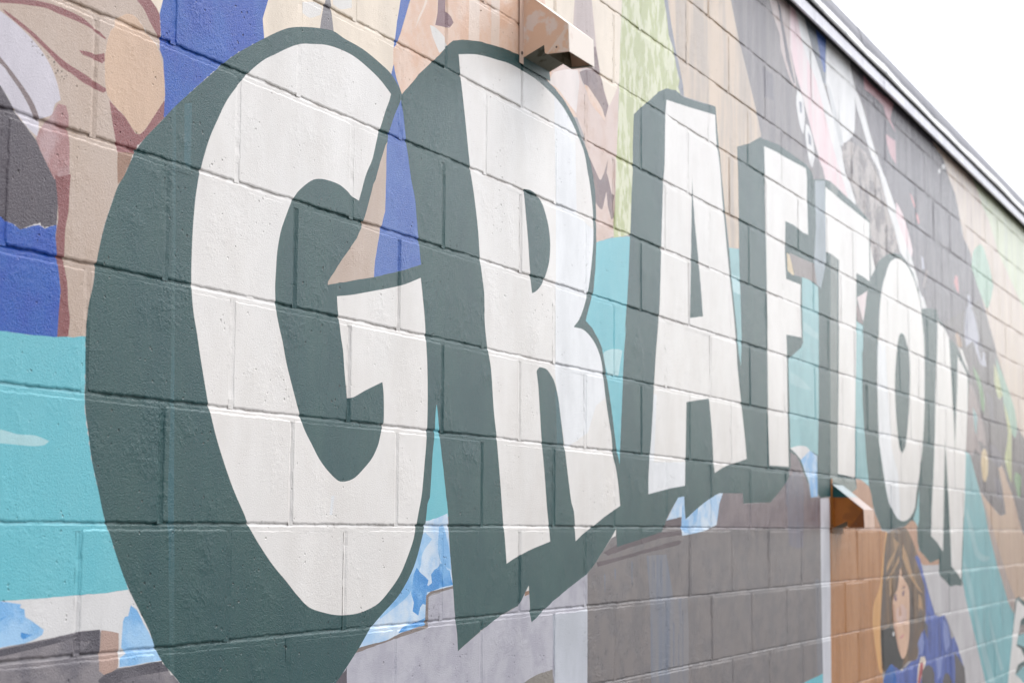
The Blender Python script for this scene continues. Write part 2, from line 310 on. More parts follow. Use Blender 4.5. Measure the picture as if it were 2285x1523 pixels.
# Outlines of the painted shapes, back to front, in millimetres on the wall plane:
# paint | S(mooth) or L(inear) outline | only over this paint | x,z ...
MURAL_SHAPES = """
taupe|L||-784,83 242,494 169,71 170,1 169,-15 180,-35 188,-91 185,-128 143,-189 134,-258 68,-373 26,-444 7,-519 -1,-519 -47,-526 -99,-528 -199,-528 -743,-566
cream|S||135,61 111,135 182,157 174,72 169,44 157,51
lavender|S||-437,-48 -236,-53 -208,-59 -171,-71 -135,-88 -107,-110 -89,-136 -81,-158 -93,-166 -100,-186 -127,-198 -129,-214 -133,-226 -153,-218 -177,-201 -193,-192 -426,-244
maroon|S||-346,-59 -250,-35 -186,-26 -147,-18 -106,-13 -64,-13 -29,-16 -8,-23 10,-26 25,-32 27,-35 13,-33 -5,-28 -28,-25 -57,-24 -97,-24 -119,-23 -159,-29 -199,-37 -345,-74
maroon|S||-219,-50 -184,-58 -144,-70 -111,-83 -71,-96 -31,-103 5,-110 29,-114 31,-118 23,-123 0,-121 -30,-118 -59,-110 -82,-106 -102,-96 -132,-83 -160,-72 -187,-64 -213,-55
maroon|L||-41,-69 -21,-66 3,-65 23,-58 25,-70 18,-76 -9,-74 -32,-74
maroon|S||102,52 87,108 131,121 140,63 157,53 169,42 172,20 167,3 155,12 138,26 121,43
mauvegrey|S||-319,-117 -233,-119 -209,-130 -185,-145 -158,-164 -141,-179 -128,-198 -129,-202 -140,-200 -154,-183 -174,-164 -198,-147 -219,-134 -318,-141
darkgrey|S||-429,-195 -218,-166 -202,-180 -182,-199 -155,-218 -127,-238 -102,-264 -87,-284 -87,-281 -80,-314 -81,-354 -92,-357 -109,-364 -121,-360 -137,-364 -164,-374 -179,-368 -197,-366 -205,-366 -418,-385
rose|S||-87,-165 -68,-164 -61,-178 -60,-200 -56,-227 -55,-255 -54,-278 -90,-284 -107,-265 -124,-246 -135,-230 -128,-216 -105,-191
maroon|S||-90,-276 -79,-278 -54,-270 -51,-269 -53,-297 -54,-329 -60,-354 -61,-385 -60,-412 -51,-439 -47,-475 -42,-493 -45,-521 -51,-526 -71,-526 -69,-487 -66,-454 -71,-429 -77,-406 -83,-372 -78,-342 -82,-306 -87,-284
royal|L||-417,-394 -204,-361 -197,-366 -179,-368 -164,-374 -137,-364 -121,-360 -109,-364 -92,-357 -81,-354 -83,-372 -77,-406 -71,-429 -66,-454 -69,-487 -71,-527 -102,-529 -147,-529 -199,-530 -409,-541
skin|S||49,5 66,16 78,22 100,24 118,14 133,4 159,-9 170,-27 181,-49 187,-78 185,-98 158,-132 134,-160 121,-170 109,-170 80,-149 48,-135 34,-124 27,-101 25,-63 31,-32 37,-17 47,-7
maroon|S||39,-131 61,-142 80,-149 109,-171 121,-171 134,-161 158,-132 186,-98 186,-129 140,-170 110,-202 104,-213 64,-213 59,-195 50,-169
brown|L||64,-211 107,-205 95,-226 78,-254 66,-264 64,-241
royal|L||157,460 174,72 166,47 171,9 168,-15 179,-29 185,-69 187,-89 185,-128 254,-104 387,-9 532,77 485,87 479,121 496,161 545,616
cream|L||545,616 496,161 479,121 485,87 484,73 660,91 889,110 1005,89 984,118 970,131 979,155 982,200 993,248 1007,304 1110,842
offwhite|S||617,191 669,205 691,202 683,183 644,167 618,170
offwhite|S||724,297 802,320 802,230 758,215 729,217
stone|L||693,288 700,218 695,203 689,184 683,156 735,163 724,204 718,223 710,293
periwinkle|L||1072,453 1007,303 992,251 982,200 979,189 991,198 1003,220 1023,262 1051,316 1116,467
peach|L||1116,467 1051,316 1023,259 993,203 979,191 979,153 990,136 1019,102 1134,128 1648,215 1974,256 2021,585 2020,747
periwinkle|L||982,158 970,131 1001,110 1019,101 995,127 986,145
peachlight|S||1122,415 1119,335 1087,286 1077,263 1108,303 1130,338 1145,422
peachlight|L||1337,479 1334,300 1389,311 1392,495
peachlight|L||1455,514 1452,319 1497,325 1501,528
plum|S||1179,405 1178,324 1167,291 1192,295 1238,304 1257,321 1244,331 1220,336 1207,413
offwhite|S||1142,284 1154,264 1168,250 1188,233 1211,246 1228,259 1210,276 1164,286
dustpink|L||1909,712 2304,835 2290,660 2262,285 2249,150 2231,-19 2171,-36 2108,-55 2087,10 2054,131 2022,218 1942,280 1805,329
palepink|S||1790,307 1819,339 1911,370 1977,383 1989,360 1981,320 1970,267 1942,274 1896,288 1850,303
cream|L||1714,652 1972,732 1953,566 1945,492 1894,483 1774,486
greypink|L||1972,732 2078,765 2074,600 2087,539 2103,478 2137,408 2104,361 2038,333 1989,373 2013,404 2070,418 2062,490 1947,494 1958,568
plumgrey|S||2078,472 2103,478 2133,420 2163,368 2193,336 2171,298 2146,312 2070,341 2013,359 1989,382 2038,400 2095,411 2083,447
peach|S||2021,355 2046,357 2146,319 2171,288 2137,297 2070,315
cream|L||2078,765 2309,836 2296,662 2285,558 2276,421 2240,379 2197,335 2163,371 2133,413 2108,479 2091,540 2074,600
plumgrey|L||2042,178 2079,153 2129,120 2141,121 2162,143 2192,188 2184,157 2180,148 2192,137 2218,96 2238,96 2231,66 2238,34 2214,24 2188,58 2179,96 2150,42 2137,40 2104,51 2091,90 2067,133
moss|L||2313,838 2622,933 2640,758 2660,720 2680,660 2721,627 2742,581 2773,544 2762,520 2778,503 2657,438 2460,360 2394,312 2384,167 2383,125 2364,6 2275,-14 2231,-23 2235,17 2249,167 2262,285 2276,421 2285,558 2296,662
bluegrey|L||2627,935 2663,946 2671,766 2701,702 2742,632 2774,588 2805,537 2821,500 2778,505 2762,520 2773,544 2742,581 2721,627 2680,660 2660,720 2640,758
timber|L||2663,946 3231,1122 3283,936 3326,875 3376,812 3465,719 3543,634 3615,550 3594,529 3471,480 3353,432 3363,336 3357,113 3250,95 3199,229 3153,336 3132,466 3098,536 2815,503 2805,537 2742,632 2701,702 2671,766
rock|L||3154,1660 3284,936 3325,876 3377,812 3465,719 3544,635 3609,548 3591,497 4124,450 4285,-105 5470,130 6525,203 7425,-136 8649,-592 10006,-1010 11697,827 8723,1045 4974,2389
greypink|L||3644,1207 3849,1269 3934,1117 3995,1098 3996,947 4047,857 4061,811 3984,829 3924,868 3866,914 3853,963 3795,1000 3732,1061
slate|L||3828,1088 3864,1071 3987,900 4046,835 4030,822 3940,889 3876,991
pink|L||3936,1162 4027,1143 4089,1111 4126,1034 4213,974 4343,909 4434,831 4501,771 4561,717 4648,648 4738,596 4702,626 4829,532 4641,519 4463,539 4422,583 4396,590 4314,658 4203,753 4141,812 4048,880 3989,954 3995,1098
chalk|L||4058,1125 4154,1128 4202,1100 4281,1028 4414,949 4515,873 4619,800 4725,701 4814,610 4826,649 4945,525 4810,532 4692,624 4648,648 4561,717 4434,831 4343,909 4213,974 4126,1034
chalk|S||4077,819 4132,810 4159,789 4177,729 4153,661 4119,676 4073,729 4062,767
bluegrey|S||4099,775 4139,780 4137,739 4113,733
chalk|S||4188,709 4233,705 4282,669 4309,606 4273,556 4236,569 4197,625 4180,671
bluegrey|S||4216,683 4257,673 4263,638 4222,639
slateblue|L||4186,1114 4511,1134 4491,929 4439,926 4347,998 4266,1047
cornflower|L||4344,1114 4496,1130 4481,974 4450,976 4392,1042
chalk|L||4502,1131 4674,1137 4863,1125 4955,1017 4951,946 4935,842 4903,806 4765,748 4691,772 4622,844 4552,905 4483,927
paleGrey|L||4483,942 4553,925 4640,848 4746,754 4802,736 4689,728 4584,826
stump|L||4746,747 4843,774 5001,786 5164,782 5246,752 5351,707 5376,752 5544,608 5698,509 5741,445 5552,410 5348,352 5236,285 5185,309 5176,490 5024,521 4926,544 4815,618 4777,624 4724,687
slate|L||4975,1022 5115,982 5253,857 5485,732 5420,760 5684,626 5985,453 6305,245 6245,170 6982,112 8404,245 8062,310 7890,413 7589,574 7465,687 7272,742 7186,837 7070,943 6910,1039 6779,1074 6577,1095 5730,1228 5069,1227
chalk|L||4711,1137 4843,1115 4956,1027 5073,973 5172,902 5273,835 5377,777 5485,732 5431,763 5572,682 5684,626 5823,572 5915,509 5985,441 6155,341 6310,246 6221,201 6127,320 5908,414 5741,445 5631,542 5521,604 5353,748 5227,784 5107,863 4971,950 4944,999 4860,1075
pink2|L||5102,1112 5248,1105 5445,1108 5674,1117 5623,1062 5598,1029 5688,988 5642,995 5506,1026 5464,1059 5267,1063 5119,1055
pink2|S||5500,939 5685,944 5693,842 5585,859 5520,900
pink|S||5687,664 5827,622 5943,546 6006,489 5978,451 5842,509 5750,560 5682,604
coral|L||5973,757 6035,746 6084,714 6077,699 6021,721
coral|L||6102,684 6145,679 6174,650 6154,632 6110,657
coral|L||7024,506 7093,509 7115,419 7032,439 6988,465
tan|L||6494,1108 6577,1095 6779,1074 6921,994 7070,943 7186,837 7272,742 7465,687 7589,574 7890,413 8061,296 8126,219 8239,193 8460,73 8691,-44 8885,-183 9115,-244 24266,-1107 27283,4951 10119,2503
palegreen|L||7415,1134 7685,1091 7855,1013 8070,960 8323,825 8595,750 8881,671 9313,559 15488,146 26045,2465 28194,6781
mint|S||7681,758 7826,779 7966,725 8105,642 8156,594 8049,499 7929,437 7789,474 7620,539 7491,613 7535,697
bush|L||6693,218 7262,354 7680,455 8027,327 8239,193 8460,73 8885,-183 9186,-255 10133,-488 9580,-746 9080,-936 8688,-653 8351,-718 8193,-726 7899,-669 7554,-586 7399,-470 7241,-407 7287,0 6984,129
lilac|S||7295,358 7398,396 7562,343 7656,256 7753,184 7824,175 7869,100 7707,99 7574,152 7478,208 7272,154 7250,246
mauve|S||7318,-16 7480,-61 7608,-142 7769,-262 7794,-352 7585,-329 7406,-407 7226,-402 7273,-126
paleteal|S||7436,-153 7567,-196 7520,-301 7464,-253
bronze|S||6990,188 7055,210 7146,179 7180,145 7053,139
offwhite|L||7072,137 7172,128 7294,64 7330,28 7167,84
leaf|S||7462,72 7561,48 7695,0 7791,-91 7763,-171 7696,-136 7620,-38 7491,30
leafteal|S||8160,186 8460,73 8773,-67 8884,-190 8788,-259 8625,-218 8434,-117 8368,-17 8227,110
leafyellow|S||8116,141 8226,96 8387,-23 8245,-53 8102,32
leafyellow|S||8401,-63 8553,-137 8667,-216 8642,-386 8621,-534 8505,-481 8396,-395 8488,-308 8539,-236
leaf|S||8758,-459 8973,-474 8930,-612 8844,-606 8708,-510
straw|S||7728,-367 7799,-372 7857,-428 7837,-501 7752,-549 7683,-531 7640,-449 7665,-390
path|S||8121,-405 8271,-434 8384,-478 8458,-524 8691,-630 8844,-751 9024,-835 11142,-1208 11074,-1540 9029,-1265 8608,-1201 8094,-894 7887,-762 7554,-592 7723,-633 7935,-676 8193,-726 8391,-717 8292,-569
mauve2|L||7399,-470 7555,-579 7687,-640 7887,-762 8094,-894 8342,-1065 8649,-1203 8722,-1282 8512,-1294 8078,-1013 7826,-815 7554,-586
tealribbon|L||7194,-397 7322,-413 7399,-470 7555,-579 7715,-698 7826,-815 8078,-1013 8400,-1222 8652,-1327 8557,-1549 8458,-1946 8065,-2230 7634,-1631 7510,-1514 7329,-1350 7152,-1196 7013,-1036 7084,-676
tealpale|S||7069,-954 7264,-1066 7409,-1231 7594,-1395 7820,-1566 7937,-1653 7774,-1641 7580,-1506 7428,-1355 7281,-1195 7135,-1063
tealpale|S||7147,-675 7360,-796 7514,-922 7861,-964 7715,-981 7509,-966 7379,-920 7246,-797
tealpale|S||7753,-1244 7917,-1380 8191,-1592 8094,-1598 7877,-1410
teal|L||-743,-560 -199,-530 -78,-527 -1,-518 29,-622 66,-819 128,-914 123,-915 66,-919 -9,-920 -74,-922 -178,-923 -720,-925
tealhi|S||-312,-675 -191,-674 -153,-679 -113,-679 -81,-686 -91,-692 -118,-695 -190,-694 -311,-695
chalk|L||-720,-925 -178,-923 -74,-922 -9,-920 66,-919 123,-915 140,-934 230,-1040 99,-1045 29,-985 -96,-992 -174,-1007 -716,-988
water|S||-276,-915 -178,-923 -132,-929 -134,-934 -124,-937 -122,-948 -110,-953 -94,-961 -79,-969 -82,-976 -98,-982 -124,-987 -150,-988 -175,-990 -271,-997
azure|S||-130,-970 -112,-974 -102,-974 -114,-978 -124,-981 -131,-977
azure|S||-177,-948 -165,-944 -161,-946 -177,-952
wallgrey|L||-719,-1031 -248,-997 -175,-991 -98,-985 -28,-979 11,-975 54,-975 70,-1000 102,-1038 163,-1034 223,-1034 261,-1063 408,-1301 -711,-1147
charcoal|S||52,-1054 78,-1043 163,-1037 220,-1035 244,-1052 195,-1053 133,-1056 73,-1066
charcoal|S||-247,-999 -175,-993 -98,-987 -28,-981 54,-975 54,-986 12,-982 -44,-990 -110,-997 -174,-1003 -247,-1009
charcoal|S||-14,-981 6,-977 54,-975 55,-1014 19,-1013 -4,-1008
wallgrey|S||-5,-990 32,-992 18,-1003 -4,-1003
chalk|L||115,-936 143,-940 203,-1008 220,-1034 105,-1038 102,-1002 114,-965
water|L||131,-940 147,-948 166,-971 190,-997 196,-1007 220,-1033 163,-1035 106,-1037 106,-1023 122,-1016 109,-1006 112,-965 116,-958 125,-957
postbrown|L||57,-976 81,-979 102,-983 103,-1020 102,-1037 90,-1042 67,-1046 55,-1039 54,-1017 56,-999
teal|L||2104,-55 2171,-37 2240,-21 2364,1 2382,-110 2345,-247 2327,-322 2290,-656 2230,-594 2137,-347 2023,-272 2088,-180
tealhi|S||2146,-356 2162,-343 2213,-331 2274,-326 2318,-329 2318,-406 2265,-400 2188,-403
teal2|L||3244,98 3357,109 3386,-223 3372,-284 3322,-277 3278,-31
tealhi|L||3267,14 3367,12 3372,-43 3284,-42
lavgrey|L||771,-1085 825,-1077 859,-1059 956,-1048 1055,-1037 1163,-1025 1164,-960 1286,-944 1306,-1083 1479,-1026 1629,-995 1530,-1010 1621,-997 1682,-949 1702,-1003 1814,-984 2049,-928 2049,-1209 2050,-1528 779,-1352
ice|L||1829,-1025 1948,-1025 2047,-1019 2043,-1208 2044,-1527 1840,-1499 1838,-1193
offwhite|L||1675,-950 1682,-949 1682,-971 1657,-976
brown|L||1658,-964 1682,-962 1682,-971 1657,-975
olivegrey|L||1636,-1182 1690,-1170 1731,-1164 1830,-1157 1835,-1193 1835,-1272 1637,-1253
charplum|L||729,-1148 772,-1112 816,-1092 823,-1086 824,-1116 824,-1179
teal|L||1174,-547 1203,-525 1262,-787 1126,-817
waterpale|L||1149,-799 1209,-790 1247,-782 1261,-864 1277,-941 1158,-955 1160,-1022 1050,-1031 980,-1043 861,-1054 906,-1001 1027,-939 1103,-875 1133,-803
water|S||1097,-850 1145,-823 1177,-838 1135,-867 1125,-897 1079,-950 1003,-981 954,-998 954,-989 1053,-935
azure|L||1096,-911 1109,-897 1125,-908 1147,-917 1163,-925 1158,-935 1172,-943 1156,-952 1153,-977 1138,-974 1127,-981 1119,-998 1106,-993 1093,-988 1098,-970 1085,-950 1090,-933
azure|L||1174,-913 1190,-903 1206,-899 1217,-890 1239,-893 1248,-904 1262,-907 1270,-925 1278,-938 1224,-942 1191,-947 1158,-950 1157,-939 1179,-931
azure|S||1050,-1019 1106,-1012 1157,-1002 1157,-1021 1030,-1030
water|S||1210,-812 1232,-807 1262,-869 1268,-905 1223,-889 1205,-858
umber|L||856,-1060 870,-1050 980,-1042 1050,-1029 1149,-1019 1153,-957 1174,-949 1277,-940 1281,-946 1180,-954 1164,-960 1163,-1025 1055,-1037 956,-1048
stonewall|L||2042,-1527 2046,-931 2105,-902 2154,-872 2221,-838 2247,-814 2272,-841 2624,-802 2776,-770 3128,-789 3106,-734 3165,-695 3262,-674 3362,-649 3385,-737 3678,-725 3763,-691 3926,-621 3959,-544 4112,-590 4202,-696 4334,-693 4300,-1379 4294,-1838
offwhite|L||2248,-814 2245,-833 2212,-839
umberplum|L||2154,-877 2246,-857 2433,-837 2604,-822 2775,-817 2775,-831 2604,-839 2360,-864 2187,-885
umberplum|S||2109,-901 2272,-889 2451,-873 2744,-846 2775,-851 2744,-861 2498,-879 2272,-899 2117,-913
umberplum|L||2629,-788 2765,-774 2780,-808 2614,-809
dripblue|L||2479,-888 2642,-887 2701,-1013 2824,-1017 2833,-1122 2826,-1267 2820,-1634 2515,-1592 2514,-1244 2506,-1007
domebrown|L||3368,-647 3299,-662 3213,-683 3165,-695 3117,-741 3099,-786 3087,-813 3680,-812 4328,-811 4324,-716 4325,-693 4186,-696 4141,-641 4080,-591 4020,-550 3930,-541 3912,-613 3778,-687 3678,-721 3385,-731
dripblue2|L||3866,-653 3926,-621 4079,-612 4092,-685 4093,-720 4086,-877 3991,-881 3902,-867
dripblue|L||4245,-995 4322,-1001 4328,-1211 4327,-1345 4253,-1340 4246,-1150
waterpale|L||2644,-789 2745,-720 2804,-715 2807,-788 2776,-777 2639,-790
waterpale|L||3177,-689 3129,-733 3105,-786 3099,-800 3002,-817 2849,-829 2780,-833 2770,-812 2776,-760 2802,-787 2893,-755 3003,-724
azurepale|L||2779,-739 2803,-738 2807,-787 2893,-758 2925,-744 2913,-804 2892,-822 2806,-826 2770,-814
slatedark|S||6594,696 6729,721 6818,715 6928,666 6810,630 6678,652
slatedark|S||5756,790 5843,828 6016,821 5934,734 5787,730
slatedark|S||6001,633 6180,634 6280,563 6119,528 6020,569
slatedark|S||6107,391 6262,366 6203,290 6128,326
slatedark|S||6595,384 6770,394 6849,295 6701,290
slatedark|L||7654,242 7757,213 7789,188 7727,114 7629,184
lilac|S||6190,491 6240,487 6266,436 6204,428
mauve|S||6217,343 6296,436 6337,433 6257,344
lilac|S||7365,451 7428,447 7437,409 7360,409
chalk|S||6737,1035 6807,1052 6816,1028 6747,1013
chalk|S||6645,994 6690,1005 6699,986 6654,975
lilac|S||7337,439 7436,432 7499,388 7382,400
slatedark|S||7834,-35 8050,-73 8071,-206 7926,-175
slatedark|S||7905,-334 8130,-338 8316,-398 8229,-455 7969,-411
slatedark|S||8031,-508 8220,-523 8320,-657 8129,-633
mauve|S||7449,-323 7584,-342 7629,-398 7510,-384
rock|S||3575,783 3631,788 3635,655 3585,652
slatedark|S||3631,796 3759,793 3770,702 3656,693
grimespeck|L||-133,-93 -134,-93 -135,-93 -134,-92
grimespeck|L||-88,-110 -89,-111 -90,-110 -90,-109
grimespeck|L||-72,-123 -74,-124 -77,-124 -75,-122
grimespeck|L||-92,-118 -94,-120 -96,-120 -95,-117
grimespeck|L||-109,-98 -111,-99 -114,-99 -112,-97
grimespeck|L||-129,-96 -131,-97 -132,-97 -131,-96
grimespeck|L||-145,-88 -146,-89 -147,-89 -147,-88
grimespeck|L||-115,-92 -115,-93 -116,-93 -115,-92
grimespeck|L||-147,-90 -149,-91 -151,-91 -150,-89
grimespeck|L||-96,-102 -98,-104 -102,-104 -99,-100
grimespeck|L||-117,-108 -118,-109 -118,-109 -118,-108
grimespeck|L||-113,-96 -113,-97 -116,-97 -114,-95
grimespeck|L||-91,-108 -92,-109 -92,-108 -92,-107
grimespeck|L||-136,-97 -137,-98 -138,-98 -137,-96
grimespeck|L||-105,-102 -105,-103 -107,-103 -106,-102
grimespeck|L||-148,-84 -150,-85 -153,-85 -151,-83
grimespeck|L||-78,-112 -81,-114 -84,-114 -82,-112
grimespeck|L||-141,-70 -142,-71 -144,-70 -143,-69
grimespeck|L||-114,-100 -114,-101 -115,-101 -115,-100
grimespeck|L||-87,-114 -89,-115 -91,-114 -89,-112
grimespeck|L||-103,-96 -104,-96 -105,-96 -104,-95
grimespeck|L||-133,-97 -134,-98 -134,-97 -134,-96
grimespeck|L||-96,-112 -97,-113 -98,-113 -98,-112
grimespeck|L||-129,-89 -131,-91 -133,-90 -131,-89
grimespeck|L||-89,-117 -90,-117 -91,-117 -90,-116
grimespeck|L||-88,-113 -90,-115 -92,-114 -91,-112
grimespeck|L||-82,-116 -83,-117 -85,-116 -84,-115
grimespeck|L||-124,-98 -126,-100 -129,-99 -127,-96
grimespeck|L||-78,-121 -80,-122 -81,-121 -80,-119
grimespeck|L||-150,-83 -152,-85 -154,-84 -152,-83
grimespeck|L||-157,-84 -158,-85 -159,-84 -158,-84
grimespeck|L||-91,-114 -92,-114 -93,-114 -92,-114
grimespeck|L||-82,-127 -83,-128 -84,-128 -84,-126
grimespeck|L||-138,-95 -138,-96 -139,-96 -139,-95
grimespeck|L||-72,-118 -73,-119 -75,-119 -73,-117
grimespeck|L||-96,-107 -98,-108 -99,-108 -98,-106
grimespeck|L||-140,-93 -140,-94 -141,-94 -141,-93
grimespeck|L||-107,-111 -108,-112 -109,-112 -108,-111
grimespeck|L||-151,-88 -152,-88 -153,-88 -152,-87
grimespeck|L||-67,-116 -67,-118 -70,-117 -68,-115
grimespeck|L||-102,-114 -102,-115 -104,-115 -103,-114
grimespeck|L||-92,-119 -93,-120 -93,-120 -93,-119
grimespeck|L||-140,-88 -141,-89 -142,-89 -142,-88
grimespeck|L||-136,-87 -137,-88 -138,-88 -137,-86
grimespeck|L||-156,-76 -157,-77 -158,-77 -157,-76
grimespeck|L||-90,-115 -92,-116 -93,-115 -92,-114
drip|L||2645,-1038 2657,-1044 2652,-1210 2645,-1206
drip|L||2695,-1081 2707,-1087 2702,-1213 2695,-1209
drip|L||2588,-899 2604,-905 2599,-973 2590,-970
drip|L||2235,-917 2245,-922 2243,-951 2237,-948
drip|L||2740,-1117 2748,-1123 2745,-1213 2741,-1209
drip|L||2535,-902 2545,-907 2543,-955 2537,-952
drip|L||2360,-900 2369,-905 2367,-967 2362,-964
drip|L||2162,-931 2170,-936 2169,-983 2164,-980
drip|L||2777,-1050 2785,-1056 2780,-1256 2776,-1252
teal|L||4047,-1363 4093,-1358 4327,-1345 4310,-1840 2997,-1659
whiteline|L||4325,-697 4449,-693 4455,-714 4455,-982 4442,-1389 4426,-1856 4314,-1841 4328,-1381 4323,-980 4324,-716
sienna|L||4445,-693 4761,-625 4876,-608 5012,-618 5111,-650 5167,-733 5309,-817 5395,-822 5345,-912 5271,-1049 5259,-1220 5277,-1417 5293,-1491 5258,-1971 4426,-1856 4442,-1389 4455,-982 4455,-714
siennalight|L||4866,-609 5012,-618 5111,-650 5167,-733 5298,-817 4864,-815 5066,-714 4797,-657
apricot|S||5324,-901 5373,-822 5399,-822 5324,-1050 5261,-1196 5277,-1417 5205,-1388 5115,-1204 5141,-1118 5250,-1048
siennalight|L||5528,-816 5761,-795 5860,-763 6057,-778 6019,-919 6091,-974 5896,-917 5783,-811
palegreige|L||6042,-951 6577,-959 6485,-1037 6708,-1082 7053,-1091 7153,-1190 7329,-1350 7510,-1514 7634,-1631 8065,-2230 7019,-2098 7076,-1588 6996,-1475 6799,-1334 6661,-1259 6551,-1220 6359,-1206 6234,-1108
siennalight|L||5958,-913 6046,-907 6147,-920 6248,-954 6383,-945 6494,-941 6476,-978 6116,-975 6041,-957
hair|S||5394,-827 5574,-809 5760,-803 5853,-837 5970,-907 6041,-962 6133,-1072 6162,-1182 6119,-1234 6217,-1293 6240,-1327 6036,-1311 5929,-1395 5760,-1394 5572,-1423 5441,-1384 5309,-1409 5264,-1392 5248,-1220 5305,-1025 5345,-902
black|S||5258,-1235 5475,-1221 5537,-1284 5668,-1373 5617,-1426 5440,-1389 5319,-1415 5271,-1343
hairgold|S||5504,-842 5615,-873 5520,-929 5405,-982 5338,-1006 5407,-952 5533,-903
hairgold|S||5696,-874 5774,-921 5842,-980 5934,-1040 6092,-1104 5981,-1079 5791,-1005 5679,-931
hairgold|S||5611,-925 5632,-945 5446,-1013 5358,-1031 5516,-974
face|S||5630,-966 5684,-1019 5787,-1063 5812,-1106 5802,-1220 5782,-1297 5727,-1356 5656,-1375 5589,-1343 5537,-1284 5498,-1217 5478,-1130 5507,-1096 5577,-1067 5616,-1007
facelight|S||5547,-1158 5663,-1137 5755,-1166 5751,-1213 5633,-1223 5544,-1199
plum|S||5506,-1101 5540,-1097 5569,-1111 5550,-1122 5510,-1114
plum|S||5662,-1090 5696,-1076 5714,-1084 5703,-1105 5671,-1101
charplum|L||5489,-1090 5563,-1093 5570,-1097 5496,-1096
coral|S||5587,-1282 5641,-1275 5695,-1266 5680,-1277 5628,-1285
chalk|S||5468,-1250 5495,-1249 5503,-1262 5489,-1269 5468,-1263
coat|L||5931,-934 5981,-926 6043,-943 6113,-1007 6233,-1119 6358,-1212 6466,-1228 6579,-1221 6686,-1289 6739,-1349 6799,-1337 6883,-1386 6996,-1475 7053,-1514 7076,-1588 7019,-2098 5255,-1875 5285,-1453 5330,-1411 5441,-1384 5550,-1411 5640,-1428 5807,-1398 5953,-1396 6009,-1326 6116,-1261 6151,-1214 6133,-1072 6038,-994
cobalt|L||5268,-1538 5286,-1442 5331,-1406 5419,-1383 5506,-1408 5534,-1472 5516,-1559
greyfold|S||6081,-1222 6194,-1260 6267,-1323 6214,-1331 6115,-1277
greyfold|L||6791,-1409 6906,-1451 7054,-1508 7076,-1588 7045,-1867 6746,-1836 6811,-1497
cream|L||6016,-1390 6104,-1393 6133,-1419 6073,-1458 5993,-1507 5951,-1702 5879,-1694 5962,-1439
red|L||6014,-1416 6082,-1415 6061,-1457 5993,-1507 5944,-1648 5912,-1646 5957,-1492
greyfold|L||6048,-1456 6100,-1441 6191,-1436 6281,-1456 6319,-1486 6295,-1735 5988,-1705
greyfold|L||6505,-1532 6550,-1505 6635,-1505 6705,-1536 6770,-1610 6752,-1780 6470,-1752
hairdark|S||5811,-1064 5880,-1097 5899,-1172 5880,-1250 5837,-1326 5785,-1375 5810,-1299 5816,-1169
hairdark|S||5345,-912 5389,-902 5370,-1012 5328,-1150 5292,-1197 5318,-1050
hairdark|S||5661,-868 5692,-915 5677,-967 5624,-987 5615,-930
hairgold|S||6004,-1101 6065,-1124 6085,-1179 6019,-1209 5987,-1154
hairgold|S||5424,-1023 5480,-1014 5463,-1084 5429,-1103
hairdark|S||6023,-1166 6073,-1179 6042,-1236 5976,-1276 5993,-1218
facedark|S||5482,-1130 5515,-1137 5543,-1209 5571,-1286 5622,-1360 5589,-1343 5537,-1284 5498,-1217
facedark|S||5608,-1140 5630,-1146 5650,-1183 5613,-1189 5595,-1183
facedark|S||5655,-1059 5728,-1056 5751,-1065 5697,-1067
charplum|L||5654,-1071 5697,-1064 5734,-1068 5696,-1070
coatdark|S||6201,-1184 6250,-1218 6269,-1307 6233,-1403 6186,-1346 6181,-1264
coatdark|S||6436,-1249 6490,-1262 6505,-1392 6456,-1473 6412,-1359
coatlight|S||6548,-1242 6657,-1293 6692,-1375 6589,-1403 6540,-1321
coatlight|S||5959,-1323 6064,-1275 6110,-1331 6055,-1382 5980,-1377
coatdark|S||5662,-1439 5734,-1424 5752,-1488 5682,-1483
coatlight|S||6365,-1423 6503,-1420 6466,-1507 6382,-1523
green|S||610,140 561,124 501,94 412,44 374,20 332,-12 267,-62 214,-104 182,-133 134,-175 110,-202 81,-249 67,-266 50,-302 33,-342 18,-396 13,-431 2,-473 -1,-517 1,-581 1,-628 11,-669 22,-712 42,-763 55,-797 71,-826 94,-868 121,-910 149,-944 183,-985 196,-1007 223,-1038 254,-1061 271,-1074 349,-1131 489,-1183 638,-1182 772,-1118 870,-1050 907,-1020 954,-993 1027,-956 1073,-920 1104,-885 1129,-840 1145,-803 1154,-762 1164,-749 1176,-653 1184,-614 1191,-547 1245,-443 1195,-150 1020,100 974,132 924,145 851,157 778,160 733,164 670,154
green|L||1020,102 1106,171 1187,228 1239,268 1257,279 1304,293 1395,312 1524,328 1614,334 1693,325 1781,309 1827,301 1887,284 1943,258 1982,232 2013,204 2047,179 2072,146 2097,91 2103,44 2107,-51 2100,-125 2085,-190 2054,-237 2033,-273 2079,-288 2119,-312 2145,-333 2170,-388 2196,-447 2222,-515 2248,-593 2274,-637 2399,-654 2850,-653 3362,-650 3166,-692 3016,-724 2902,-755 2808,-785 2800,-749 2797,-717 2745,-721 2683,-757 2644,-785 2625,-805 2603,-822 2433,-842 2254,-863 2247,-815 2211,-838 2154,-872 2104,-902 2040,-932 1949,-956 1822,-993 1752,-1019 1696,-1038 1688,-1016 1680,-950 1654,-970 1626,-995 1554,-1008 1480,-1027 1405,-1049 1358,-1065 1305,-1083 1300,-1044 1286,-992 1278,-941 1262,-864 1249,-774 1230,-702 1205,-613 1193,-550 1118,-454 1069,-73
